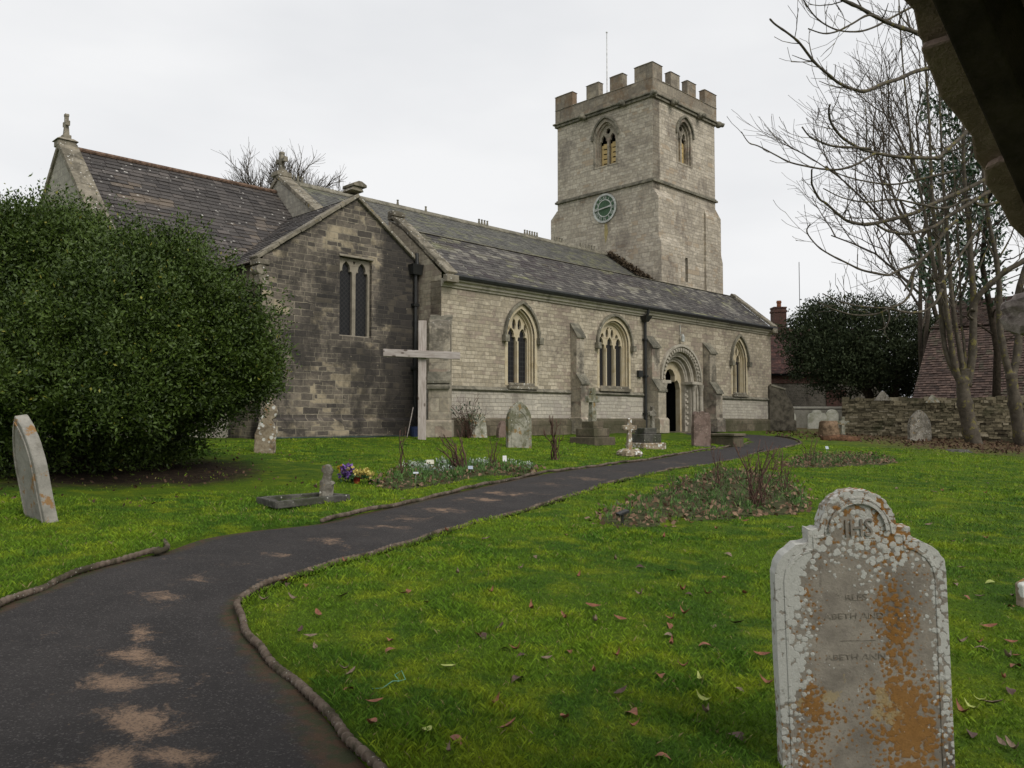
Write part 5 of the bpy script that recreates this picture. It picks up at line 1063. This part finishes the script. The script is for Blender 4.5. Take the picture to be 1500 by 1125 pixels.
headstone('sloping slab propped against the aisle wall', [(-.27, 0), (.27, 0), (.27, .78), (-.27, .78)], .09, loc(.95, -.62), R(30), 'grave_green', R(-18), R(-8), jit=.012, seed=9, sink=.02)
headstone('short brown broken stone between the propped slab and the pointed headstone', [(-.16, 0), (.17, 0), (.15, .42), (.05, .62), (-.06, .58), (-.15, .4)], .14, loc(1.75, -.75), R(40), 'grave_brown', seed=10, jit=.02)
pg = roundtop(.36, 1.12); headstone('round topped grey headstone against the low grey wall, nearest the church', pg, .12, at(1157, 622, 47), R(4), 'grave_pale', R(-3), 0, [(u * .8, z * .9 + .03) for u, z in pg], seed=11)
pg = [(-.5, 0), (.5, 0), (.5, .78), (.42, .95), (.26, .97), (.2, 1.1), (0, 1.15), (-.2, 1.1), (-.26, .97), (-.42, .95), (-.5, .78)]; headstone('broad headstone with stepped shoulders against the low grey wall', pg, .14, at(1197, 625, 45.2), R(-3), 'grave_pale', seed=12)
headstone('narrow grey headstone with rounded shoulders between the broad headstone and the rubble wall', [(-.34, 0), (.34, 0), (.34, .95), (.2, 1.15), (0, 1.2), (-.2, 1.15), (-.34, .95)], .14, at(1219, 624, 46.5), R(-3), 'grave_pale', seed=13)
pg = gothic(.50, 1.36, .62); headstone('large plain pointed grey headstone by the rubble wall', pg, .16, gpx(1347, 646), R(12), 'grave', R(-3), R(2), seed=14)
headstone('dark leaning slab beside the small cross and the round stump', [(-.2, 0), (.22, 0), (.2, .5), (-.2, .55)], .12, gpx(1250, 636), R(10), 'grave_dark', R(-16), R(8), seed=15)
headstone('small triangular stone set up against the rubble wall, left of the ash', [(-.36, 0), (.36, 0), (.06, .42), (-.06, .42)], .12, at(1293, 587, 36.35), R(-6), 'grave', seed=16, sink=gzs(*at(1293, 587, 36.35).xy) - at(1293, 587, 36.35).z)
headstone('second small triangular stone set on the rubble wall near the large trunk', [(-.3, 0), (.3, 0), (.04, .34), (-.04, .34)], .12, at(1366, 590, 35.7), R(-6), 'grave_green', seed=17, sink=gzs(*at(1366, 590, 35.7).xy) - at(1366, 590, 35.7).z)
headstone('stone edge cut off by the right border of the lawn', [(-.2, 0), (.2, 0), (.2, .25), (.12, .3), (-.12, .3), (-.2, .25)], .1, (3.98, 6.2), R(0), 'grave_white', seed=18, sink=.06)
def latin(m, w, t_, h, arm, armz, o=(0, 0, 0), taper=.8):
    x, y, z = o; m.hexa([(x - w, y - t_, z), (x + w, y - t_, z), (x + w, y + t_, z), (x - w, y + t_, z), (x - w * taper, y - t_ * taper, z + armz - w), (x + w * taper, y - t_ * taper, z + armz - w), (x + w * taper, y + t_ * taper, z + armz - w), (x - w * taper, y + t_ * taper, z + armz - w)])
    w2, t2_ = w * taper, t_ * taper; pl = [(w2, armz - w), (arm, armz - w * .9), (arm, armz + w * .9), (w2, armz + w), (w2 * 1.05, h), (-w2 * 1.05, h), (-w2, armz + w), (-arm, armz + w * .9), (-arm, armz - w * .9), (-w2, armz - w)]
    m.extr([(x + u, z + v) for u, v in pl], lambda u, v, d: (u, y - d, v), -t2_, t2_)
def cross_thing(label, p, yaw, steps, w, h, arm, armz, mat, base_mat, lean=0):
    e = empty('cross_gravestone', (p[0], p[1], gzs(p[0], p[1])), yaw); e.rotation_euler = (0, lean, yaw); tag(e, label, 'cross', 'stone crosses on graves'); z = -.05
    for (sw_, sh_) in steps:
        m = MB(); m.box(-sw_ / 2, sw_ / 2, -sw_ / 2, sw_ / 2, z, z + sh_); m.build('step', M[base_mat], e, bevel=.02); z += sh_ + .001
    m = MB(); latin(m, w, w * .85, h - z, arm, armz - z, (0, 0, z)); m.build('cross', M[mat], e, bevel=.015); return e
cross_thing('tall stone cross on three stone steps, before the second buttress', gpx(868, 651), R(45), ((.92, .26), (.68, .24), (.44, .2)), .10, 1.6, .25, 1.28, 'grave_green', 'plinth')
cross_thing('slender lichened cross standing by the downpipe left of the doorway', loc(8.9, -1.15), R(45), ((.3, .06),), .085, 1.05, .2, .78, 'grave', 'grave_dark')
c9 = empty('cross_gravestone', (*G(922, 669), gzs(*G(922, 669))), R(25)); tag(c9, 'small white lichened cross rising from a heap of rough stones beside the path', 'cross', 'stone crosses on graves')
m = MB(); latin(m, .062, .055, .88, .19, .66, (0, 0, .02)); m.build('cross', M['grave_white'], c9, bevel=.018)
for k in range(9):
    a = k * .7; m = MB(); m.lathe([(.09, -.04), (.14, .03), (.12, .1), (.05, .15)], 7, (.17 * math.cos(a) * (k > 0), .15 * math.sin(a) * (k > 0), .02 * (k % 3)), jit=.28, seed=k); m.build('rock', M['grave_white'], c9)
p = G(946, 657); pd = empty('stepped_pedestal', (*p, gzs(*p)), R(30)); tag(pd, 'dark three stepped stone pedestal without its cross behind the small white cross', 'pedestal')
for (w_, z0, z1, mt) in ((.78, -.05, .16, 'grave_white'), (.60, .161, .40, 'grave_dark'), (.43, .401, .56, 'grave_dark')): m = MB(); m.box(-w_ / 2, w_ / 2, -w_ / 2, w_ / 2, z0, z1); m.build('step', M[mt], pd, bevel=.02)
m = MB(); m.box(-.26, .26, -.5, .5, -.05, .30); m.box(-.31, .31, -.56, .56, .301, .38); o = m.build('table_tomb', M['plinth'], bevel=.02); place(o, gpx(1062, 652), R(40), sink=.02); tag(o, 'low mossy table tomb right of the red brown headstone', 'tomb')
# little kerbed grave
cA, cB, cC, cD = (Vector((*G(*p), 0)) for p in ((407, 747), (506, 735), (470, 729), (382, 736)))
kg = empty('kerbed_grave', cA.lerp(cC, .5)); kg.location.z = gzs(kg.location.x, kg.location.y); tag(kg, 'small grave outlined by low stone kerbs with a worn little headstone', 'grave')
for a, b in ((cA, cB), (cB, cC), (cC, cD), (cD, cA)):
    m = MB(); d = (b - a).normalized(); n = Vector((-d.y, d.x, 0)) * .045; m.bar(a - kg.location.xy.to_3d() - d * .04, b - kg.location.xy.to_3d() + d * .04, n, (0, 0, .085)); m.build('kerb_stone', M['grave_dark'], kg, bevel=.012)
hp = Vector((*G(478, 733), 0)) - kg.location.xy.to_3d()
m = MB(); m.extr(jag([(-.085, 0), (.085, 0), (.085, .20), (.1, .22), (.08, .24), (.05, .25), (.06, .33), (.075, .37), (.05, .44), (0, .46), (-.05, .44), (-.06, .38), (-.03, .34), (-.05, .27), (-.08, .25)], .006, 2, 3), lambda u, z, d: (hp.x + u, hp.y - d, z), -.05, .05); m.build('headstone', M['grave'], kg, bevel=.012)
# stump, little cross and log by the far wall
st = MB(); st.lathe([(.46, -.1), (.42, .1), (.38, .4), (.37, .62), (.30, .68)], 14, jit=.07, seed=4); o = st.build('tree_stump', simple('weathered stump wood', (.16, .11, .07), .95, .1, 7, .5, .6), smooth=True); place(o, gpx(1214, 641), sink=0); tag(o, 'round weathered tree stump near the rubble wall corner', 'stump')
cross_thing('little pale stone cross between the stump and the dark slab', gpx(1235, 638), R(0), ((.3, .1),), .09, .82, .27, .55, 'grave_green', 'grave_dark')
m = MB(); m.tube([(-.75, 0, .1), (0, .05, .13), (.7, -.05, .08)], [.13, .16, .12], 8); o = m.build('log', simple('rotting log', (.11, .06, .035), .95, .1, 6, .5, .5), smooth=True); place(o, gpx(1232, 646), R(8), sink=.04); tag(o, 'brown rotting log lying in front of the stump', 'log')
m = MB(); m.lathe([(.4, -.1), (.42, .08), (.3, .16)], 10, jit=.1, seed=3); o = m.build('ledger_stone', M['grave_dark'], bevel=.01); place(o, gpx(1402, 663), sink=.06); tag(o, 'low dark stone nearly sunk in the grass below the forked tree', 'stone')

# ------------------------------------------------------------------ WOODEN CROSS AND SMALL THINGS
t = NT('bleached timber', .85, .2); g1 = t.noise(3, 5, .7, t.map(scale=(8, 8, .8))); c = t.mix(t.ramp(g1, .35, .65), (.30, .255, .225), (.46, .41, .375)); c = t.mix(t.ramp(t.vor(2.4, t.map(scale=(2, 2, 1))), .08, .16, .8, 0), c, (.09, .065, .05)); t.col(c); t.bump(g1, .4, .01); M['timber'] = t.m
t = NT('bleached timber bar', .85, .2); g1 = t.noise(3, 5, .7, t.map(scale=(.8, 8, 8))); c = t.mix(t.ramp(g1, .35, .65), (.28, .24, .215), (.43, .39, .36)); c = t.mix(t.ramp(t.vor(2.6, t.map(scale=(1, 2, 2))), .10, .18, .85, 0), c, (.07, .05, .04)); t.col(c); t.bump(g1, .4, .01); M['timber_bar'] = t.m
wp = G(618, 645); wcx = empty('wooden_cross', (*wp, gzs(*wp)), R(6)); tag(wcx, 'tall bleached timber cross standing before the chapel corner', 'cross')
m = MB(); m.box(-.11, .11, -.09, .09, -.3, 3.24); m.build('post', M['timber'], wcx, bevel=.012)
m = MB(); m.box(-1.04, 1.02, -.115, -.091, 2.22, 2.42); m.box(-1.04, 1.02, -.20, -.116, 2.221, 2.419); m.v = [(x, y, z - x * .035) for x, y, z in m.v]; m.build('crossbar', M['timber_bar'], wcx, bevel=.012)
m = MB(); m.tube([(0, 0, 0), (.14, .25, .86)], .014, 6); o = m.build('garden_cane', M['timber']); o.location = (*G(596, 642), gzs(*G(596, 642))); tag(o, 'thin pale cane leaning on the dark chapel corner', 'cane')
m = MB(); m.lathe([(.11, 0), (.15, .3), (.16, .32), (.14, .32)], 12); o = m.build('bucket', simple('dark blue plastic', (.012, .02, .06), .5, .4)); o.location = (*G(607, 641), gzs(*G(607, 641))); tag(o, 'dark blue bucket beside the foot of the wooden cross', 'bucket')
m = MB(); m.tube([loc(-5.0 + i * .16, CB - .22 + .05 * math.sin(i * .9), .03) for i in range(30)], .016, 6); o = m.build('hose', simple('dark green hose', (.02, .05, .045), .5, .4), smooth=True); tag(o, 'dark green hose lying along the foot of the chapel wall', 'hose')
# bouquet
fp = G(520, 711); fb = empty('flower_bouquet', (*fp, gzs(*fp))); tag(fb, 'purple and yellow flowers in a red pot on the lawn', 'flowers')
m = MB(); m.lathe([(.045, 0), (.06, .13), (.065, .14), (.05, .14)], 10, (.02, 0, 0)); m.build('pot', simple('red pot', (.22, .02, .015), .4, .4), fb)
g = np.random.default_rng(9)
for nm, n_, c0, sp, col_ in (('purple_bloom', 26, (-.09, 0, .19), .07, (.20, .10, .36)), ('yellow_bloom', 30, (.13, 0, .17), .075, (.62, .50, .14)), ('gold_bloom', 7, (-.20, 0, .25), .03, (.5, .33, .03)), ('leaves', 26, (.02, .02, .10), .11, (.03, .08, .02))):
    q = np.array(c0) + g.normal(0, 1, (n_, 3)) * np.array([sp, sp * .7, sp * .55]); leaf_cloud(nm, q, g.normal(0, 1, (n_, 3)), 9, .055, (.012, .01), leaf_mat(nm, tuple(x * .7 for x in col_), col_, tuple(min(1, x * 1.4) for x in col_)), fb, 9, .7)
# labels among the plants, solar stake lights
def card(label, px, py, w_, h_, tilt, col_, group):
    p = G(px, py); e = empty('plant_label', (*p, gzs(*p)), R(8)); tag(e, label, 'plant label', group); m = MB(); m.box(-w_ / 2, w_ / 2, -.003, .003, -h_ / 2, h_ / 2); o = m.build('card', simple('label card', col_, .5, .3, 8, .08), e); o.location = (0, -.02, .16); o.rotation_euler = (R(tilt), 0, 0)
    m = MB(); m.tube([(0, 0, -.05), (0, -.015, .15)], .006, 5); m.build('stake', M['clock_white'], e)
card('broad cream label card on a stake among the snowdrops', 630, 690, .13, .085, -35, (.55, .54, .42), 'plant labels in the beds'); card('upright white label card right of the rose bushes', 739, 684, .075, .11, -12, (.66, .66, .64), 'plant labels in the beds')
card('small blue grey label tilted beside the pruned rose', 689, 699, .08, .07, -45, (.30, .34, .40), 'plant labels in the beds'); card('small pale label lying low at the near left of the bed', 609, 708, .08, .05, -65, (.42, .45, .48), 'plant labels in the beds'); card('pale label card in the far bed by the path turning', 1211, 664, .09, .09, -30, (.34, .38, .42), 'plant labels in the beds')
p = G(912, 770); sl_ = empty('stake_light', (*p, gzs(*p)), R(20)); tag(sl_, 'black spike light with angled head at the near end of the rose bed', 'garden light')
m = MB(); m.tube([(0, 0, -.05), (.0, 0, .12)], .014, 6); m.build('stake', M['iron'], sl_); m = MB(); m.bar((-.06, 0, .11), (.07, 0, .15), (0, .045, 0), (-.01, 0, .03)); m.build('lamp_head', M['iron'], sl_, bevel=.006)
# roses
M['cane'] = simple('red brown rose canes', (.085, .05, .038), .85, .2, 20, .4)
def rose(label, p, h, w_, n, seed, thick=.016, twigs=3, group='pruned rose bushes'):
    rr = random.Random(seed); o = None; m = MB()
    for k in range(n):
        a = rr.uniform(0, 6.28); s_ = rr.uniform(.25, 1) * w_; hh = h * rr.uniform(.5, 1.05); r0 = thick * rr.uniform(.6, 1.2); b = Vector((rr.uniform(-.3, .3) * w_, rr.uniform(-.3, .3) * w_, -.04)); s_ *= 1.35; r0 *= .72; e_ = Vector((math.cos(a) * s_, math.sin(a) * s_ * .7, hh))
        pts = curve_pts(b, e_, (-math.cos(a) * s_ * .18, 0, 0), 5, seed * 9 + k); m.tube(pts, [r0, r0 * .9, r0 * .8, r0 * .7, r0 * .6, r0 * .5], 5)
        for q in range(twigs):
            i = rr.randint(1, 4); d = Vector((rr.uniform(-1, 1), rr.uniform(-1, 1), rr.uniform(.4, 1.4))).normalized(); m.tube([pts[i], pts[i] + d * h * .11, pts[i] + d * h * .11 + Vector((d.x * .3, d.y * .3, 1)) * h * rr.uniform(.04, .16)], [r0 * .5, r0 * .4, .0025], 4)
    m.lathe([(.05, -.05), (.07, .02), (.05, .07)], 8, jit=.2, seed=seed); o = m.build('rose_bush', M['cane'], smooth=True); o.location = (p[0], p[1], gzs(p[0], p[1])); return tag(o, label, 'rose bush', group)
rose('tall many caned pruned rose nearest the foreground headstone', G(1108, 748), .92, .34, 17, 1, .014, 4); rose('slim upright rose in the middle of the right hand bed', G(1052, 722), .8, .12, 7, 2, .012); rose('thin rose canes behind the tall rose', G(1150, 728), .75, .18, 7, 3, .010); rose('low straggling rose at the left tip of the right hand bed', G(988, 728), .45, .22, 5, 4, .008)
rose('wide pruned rose with thick stubs in the left hand bed', G(675, 694), .72, .36, 10, 5, .022, 3); rose('tall single rose cane in the left hand bed', G(588, 703), .95, .10, 4, 6, .015, 2); rose('forked rose beside the white label card', G(722, 688), .75, .26, 6, 7, .015, 3); rose('gnarled forked shrub alone on the lawn below the pointed headstone', G(814, 676), .95, .24, 7, 8, .024, 6)
rose('bare rose in the far bed by the path turning', G(1186, 679), .6, .25, 7, 9, .016); rose('twiggy climber against the aisle plinth', (loc(.6, -.55).x, loc(.6, -.55).y), 1.25, .55, 26, 10, .012, 4, None); rose('thin upright shrub beside the chapel hopper corner', (loc(-.35, .35).x, loc(-.35, .35).y), 1.2, .25, 8, 11, .01, 3, None); rose('sparse twigs rising before the path turning', G(1135, 690), .45, .3, 9, 12, .009)
g = np.random.default_rng(19); q = np.array([tuple(loc(.6 + g.normal(0, .3), -.6 + g.normal(0, .15), g.uniform(.3, .95))) for _ in range(26)]); leaf_cloud('climber_leaves', q, np.tile([[0, 0, 1.0]], (26, 1)), 6, .09, (.06, .05), M['laurel'], None, 20); tag(bpy.data.objects['climber_leaves'], 'few green leaves on the twiggy climber by the aisle corner', 'leaves', kind='stuff')
# beds: earth, leaf litter, low plants
M['earth'] = simple('dark bed earth', (.048, .05, .022), .95, .1, 9, .5, .6)
M['litter'] = leaf_mat('dry fallen leaves', (.08, .045, .028), (.26, .17, .11), (.42, .32, .23), .85, .15); M['litter_dark'] = leaf_mat('damp leaf litter', (.03, .018, .012), (.11, .066, .042), (.24, .16, .10), .85, .15); M['bedgreen'] = leaf_mat('low bed plants', (.035, .08, .018), (.09, .17, .04), (.16, .22, .06), .6, .2); M['snow'] = leaf_mat('snowdrops', (.10, .16, .08), (.42, .46, .40), (.7, .7, .68), .6, .2)
def scatter(poly, n, seed, grow_=1.0):
    g = np.random.default_rng(seed); lo, hi = poly.min(0) - .2, poly.max(0) + .2; q = g.uniform(lo, hi, (n * 5, 2)); c = poly.mean(0); pol = c + (poly - c) * grow_; q = q[inside(pol, q[:, 0], q[:, 1])][:n]; return q
for k, (bd, nl, ng, lab) in enumerate(((bedA, 420, 300, 'left hand rose bed by the chapel'), (bedB, 900, 330, 'right hand rose bed'), (bedC, 700, 160, 'far rose bed by the path turning'))):
    q = smooth([tuple(v) for v in bd] + [tuple(bd[0])], 4)[:-1]; m = MB(); n = len(q); c = q.mean(0)
    vs = [(*p, gzs(*p) + .012 + wob(*p)) for p in q] + [(*(c + (p - c) * .75), gzs(*(c + (p - c) * .75)) + .045 + wob(*p)) for p in q] + [(*c, gzs(*c) + .06)]
    m.add(vs, [(i, (i + 1) % n, n + (i + 1) % n, n + i) for i in range(n)] + [(n + i, n + (i + 1) % n, 2 * n) for i in range(n)]); o = m.build('flower_bed', M['earth'], smooth=True, recalc=False); struct(o, label='earth of the ' + lab, cat='flower bed')
    def pts3(a, dz): return np.stack([a[:, 0], a[:, 1], gz(a[:, 0], a[:, 1]) + dz], 1)
    a = scatter(bd, nl, 60 + k, 1.06); g = np.random.default_rng(k); leaf_cloud('leaf_litter', pts3(a, .05), g.normal(0, 1, (len(a), 3)) * [1, 1, .2], 2, .075, (.03, .01), M['litter'], None, k, .6); tag([o for o in bpy.data.objects if o.name.startswith('leaf_litter') and 'label' not in o][0], 'brown fallen leaves caught in the ' + lab, 'leaf litter', kind='stuff')
    a = scatter(bd, ng, 70 + k, 1.02); leaf_cloud('bed_plants', pts3(a, .03), np.tile([[0, 0, 1.3]], (len(a), 1)), 9, .085, (.025, .05), M['bedgreen'], None, 80 + k, .16, -.6); tag([o for o in bpy.data.objects if o.name.startswith('bed_plants') and 'label' not in o][0], 'low green shoots growing in the ' + lab, 'plants', kind='stuff')
a = np.vstack([np.array(G(x, y)) + g.normal(0, .09, (n_, 2)) for x, y, n_ in ((605, 688, 16), (618, 692, 16), (648, 685, 14), (628, 696, 12), (655, 695, 12), (700, 685, 14), (712, 684, 12), (770, 688, 8), (745, 684, 6))]); leaf_cloud('snowdrops', pts3(a, .06), np.tile([[0, 0, 1.0]], (len(a), 1)), 10, .05, (.03, .05), M['snow'], None, 90, .5, .2); tag(bpy.data.objects['snowdrops'], 'white snowdrops flowering in the left hand rose bed', 'flowers', kind='stuff')
# leaves under the trees by the wall and under the evergreen
g = np.random.default_rng(91); n = 4800; a = np.stack([g.uniform(10.5, 30, n), g.uniform(26, 37, n)], 1); a = a[(a[:, 1] > 28.5 + 3 * np.sin(a[:, 0] * .7) - (a[:, 0] - 12) * .15 + g.normal(0, 1.2, len(a))) & (bcoord(a[:, 0], a[:, 1]) < -1)]
leaf_cloud('leaf_litter', pts3(a, .03), g.normal(0, 1, (len(a), 3)) * [1, 1, .25], 1, .115, (.02, .01), M['litter_dark'], None, 92, .65); tag([o for o in bpy.data.objects if o.name.startswith('leaf_litter') and 'label' not in o][0], 'brown leaf litter under the bare trees along the rubble wall', 'leaf litter', kind='stuff')
n = 500; th_ = g.uniform(0, 6.28, n); rd = g.uniform(1.2, 3.9, n); a = np.stack([bx + rd * np.cos(th_), by + rd * np.sin(th_)], 1); leaf_cloud('leaf_litter', pts3(a, .03), g.normal(0, 1, (n, 3)) * [1, 1, .25], 1, .06, (.02, .01), M['litter_dark'], None, 93, .6); tag([o for o in bpy.data.objects if o.name.startswith('leaf_litter') and 'label' not in o][0], 'scattered dry leaves under the big evergreen', 'leaf litter', kind='stuff')
# separate fallen leaves on the lawn and path
def leaf_mesh(name, mat, L, Wd, curl, fold, seed):
    rr = random.Random(seed); m = MB(); vs = []; n = 7
    for i in range(n):
        f = i / (n - 1); w_ = Wd * math.sin(math.pi * min(.97, max(.03, f)) ** .85); z = .012 + curl * (f - .5) ** 2 + rr.uniform(-.002, .002)
        for s_ in (-1, 0, 1): vs.append((L * (f - .5), s_ * w_ * .5 * math.cos(fold), z + abs(s_) * w_ * .5 * math.sin(fold)))
    m.add(vs, [(i * 3 + k, i * 3 + k + 1, i * 3 + k + 4, i * 3 + k + 3) for i in range(n - 1) for k in range(2)]); o = m.build(name, mat, smooth=True, recalc=False); return o
LM = [simple('russet dry leaf', (.19, .075, .04), .6, .3, 40, .35), simple('grey brown dead leaf', (.17, .125, .09), .8, .2, 40, .4), simple('yellow green leaf', (.30, .34, .09), .5, .3, 30, .25), simple('dark brown leaf', (.065, .035, .025), .6, .3, 40, .4)]
KINDS = [('russet brown leaf lying on the short lawn', 'russet leaves on the lawn'), ('grey brown curled dead leaf on the lawn', 'grey brown leaves on the lawn'), ('fresh yellow green leaf fallen on the lawn', 'yellow green leaves on the lawn'), ('dark brown folded leaf on the lawn', 'dark leaves on the lawn')]
protos = [[leaf_mesh('fallen_leaf', LM[k], L, w_, c_, f_, k * 10 + j) for j, (L, w_, c_, f_) in enumerate(((.10, .042, .07, .5), (.085, .05, -.06, .25), (.075, .035, .16, .7)))] for k in range(4)]
first = [[True] * 3 for _ in range(4)]; rr = random.Random(44)
spots_ = [(548, 1045, 0), (570, 943, 0), (672, 845, 1), (757, 962, 0), (660, 988, 2), (980, 940, 1), (967, 993, 0), (1003, 982, 0), (926, 1053, 0), (929, 1075, 0), (745, 1076, 0), (668, 1098, 0), (725, 1040, 0), (655, 1117, 1), (835, 960, 0), (869, 993, 0), (908, 917, 0), (1035, 955, 0), (1118, 970, 0), (1049, 780, 0), (1092, 768, 0), (1437, 880, 1), (1424, 1050, 2), (1440, 1036, 2), (1472, 1004, 0), (1468, 1100, 1), (1422, 1085, 3), (1435, 946, 0), (1440, 957, 1), (622, 1092, 2), (1028, 1030, 2), (1026, 1003, 2), (1035, 1050, 1), (598, 870, 0), (720, 874, 0), (505, 992, 1), (515, 998, 1), (440, 930, 3), (455, 840, 1), (1000, 872, 0), (1010, 876, 3), (1062, 850, 0), (1035, 877, 0), (870, 900, 0), (1046, 925, 1), (985, 918, 0), (1480, 1020, 3), (1455, 1040, 1), (1490, 968, 0), (1480, 945, 0), (200, 922, 1), (345, 976, 1), (135, 955, 1), (590, 735, 1), (1415, 880, 0), (1450, 860, 2), (1400, 860, 1), (1030, 700, 1)]
for _ in range(112):
    py = 700 + 425 * rr.random() ** 1.2; spots_.append((rr.uniform(380, 1490), py, rr.choice([0, 0, 0, 1, 1, 3])))
for px, py, k in spots_:
    p = G(px, py)
    if inside(poly_path, np.array([p[0]]), np.array([p[1]]))[0]: continue
    j = rr.randrange(3); o = protos[k][j]
    if first[k][j]: first[k][j] = False
    else: o = o.copy(); COL.objects.link(o)
    o.location = (p[0], p[1], gzs(*p) + wob(*p) + .022); o.rotation_euler = (rr.uniform(-.35, .35), rr.uniform(-.35, .35), rr.uniform(0, 6.28)); q = rr.uniform(.7, 1.15); o.scale = (q, q, q); tag(o, KINDS[k][0], 'leaf', KINDS[k][1])
for k in range(4):
    for j in range(3):
        if first[k][j]: bpy.data.objects.remove(protos[k][j])
m = MB(); m.tube([Vector((*G(x, y), gzs(*G(x, y)) + .03 + .015 * (i % 3))) for i, (x, y) in enumerate(((545, 1018), (560, 1022), (575, 1016), (585, 1006), (578, 1002), (588, 1000), (594, 1004), (582, 1012)))], .0022, 4); o = m.build('twine', simple('pale green twine', (.12, .30, .2), .6, .3)); tag(o, 'tangled pale green twine on the lawn near the kerb', 'twine')

# ------------------------------------------------------------------ LYCHGATE over the camera
hx, hy = .82, .573; gx, gy = .573, -.82
R0 = Vector((.16, 1.36, 3.36)); ly = empty('lychgate', (R0.x + gx * 1.3, R0.y + gy * 1.3, gzs(R0.x, R0.y))); tag(ly, 'stone slated timber gate roof overhead, its dark rafter and ragged slates at the top right', 'gate')
off = ly.location
M['oak'] = simple('old dark oak', (.045, .033, .026), .85, .2, 9, .4, .4); M['gate_slate'] = plain_stone('rough brown roof stone', (.22, .155, .12), (.34, .25, .20), (.12, .085, .066), .45, .65, .7, scale=3, bump=.9)
M['wood_grey'] = plain_stone('weathered grey wood end', (.22, .18, .165), (.40, .34, .315), (.08, .06, .055), .45, .62, .8, scale=6, bump=1.0)
rr = random.Random(8)
for side in (1, -1):
    e_ = Vector((side * .594, side * .414, -.691)).normalized(); g_ = Vector((gx, gy, 0)); n_ = e_.cross(g_) * (1 if side > 0 else -1)
    if n_.z < 0: n_ = -n_
    P = lambda s_, t_, o_: R0 + e_ * s_ + g_ * t_ + n_ * o_ - off
    for c_ in range(6):
        s0, s1 = c_ * .36 - .02, c_ * .36 + .46; t_ = -.02 + rr.uniform(-.02, .02)
        while t_ < 2.6:
            w_ = rr.uniform(.34, .6); m = MB(); pl = []
            for (a, b, c2, d) in ((s0, t_, s1, t_), (s1, t_, s1, t_ + w_), (s1, t_ + w_, s0, t_ + w_), (s0, t_ + w_, s0, t_)):
                for k in range(7): f = k / 7; pl.append((a + (c2 - a) * f + rr.uniform(-.011, .011), b + (d - b) * f + rr.uniform(-.013, .013)))
            lift = .05 + .012 * (c_ % 2); m.extr(pl, lambda u, z, d: P(u, z, d + .02 + (.055 * (u - s0) / (s1 - s0))), lift - .035, lift); m.build('roof_slab', M['gate_slate'], ly, bevel=.008); t_ += w_ - .01
    for t_ in (.17, .85, 1.5, 2.2):
        m = MB(); m.bar(P(-.02, t_, -.14), P(2.2, t_, -.14), g_ * .045, n_ * .165); m.build('rafter', M['oak'], ly, bevel=.006)
    p0 = Vector((1.372, 2.262, 1.5 + .128 * 2.25)) if side > 0 else R0 - Vector((hx, hy, 0)) * 1.49 + Vector((0, 0, 1.80 - 3.36))
    p0 = p0 - off; m = MB(); n = 12; ring_ = 20
    pts = [p0 + g_ * (k * .022 if k < 8 else .154 + (k - 7) * .7) for k in range(n)]; vs = []
    for k, p in enumerate(pts):
        for q in range(ring_):
            a = 2 * math.pi * q / ring_; sq = .056 / max(abs(math.cos(a)), abs(math.sin(a))) ** .8; sq *= 1 + rr.uniform(-.09, .09) + .16 * math.sin(a * 2 + k * .5) * math.sin(a * 3 + 1); sq *= (.7, .9, .98)[k] if k < 3 else 1; vs.append(p + Vector((hx, hy, 0)) * sq * math.cos(a) + Vector((0, 0, 1)) * sq * math.sin(a) + g_ * (rr.uniform(-.012, .012) if k < 7 else 0))
    m.add(vs, [(i * ring_ + q, i * ring_ + (q + 1) % ring_, (i + 1) * ring_ + (q + 1) % ring_, (i + 1) * ring_ + q) for i in range(n - 1) for q in range(ring_)] + [tuple(range(ring_ - 1, -1, -1))]); m.build('wall_plate', M['wood_grey'], ly)
    for t_ in (.42, 2.3):
        q = p0 + g_ * t_; zb = gzs(q.x + off.x, q.y + off.y) - off.z; m = MB(); h_ = Vector((hx, hy, 0)) * .08; m.bar(Vector((q.x, q.y, zb - .1)) - g_ * .08, Vector((q.x, q.y, zb - .1)) + g_ * .08, h_, (0, 0, q.z - .05 - zb + .1)); m.build('post', M['oak'], ly, bevel=.008)
m = MB(); m.bar(R0 - off + Vector((0, 0, -.2)) + Vector((gx, gy, 0)) * .1, R0 - off + Vector((0, 0, -.2)) + Vector((gx, gy, 0)) * 2.5, Vector((hx, hy, 0)) * .04, (0, 0, .2)); m.build('ridge_beam', M['oak'], ly)
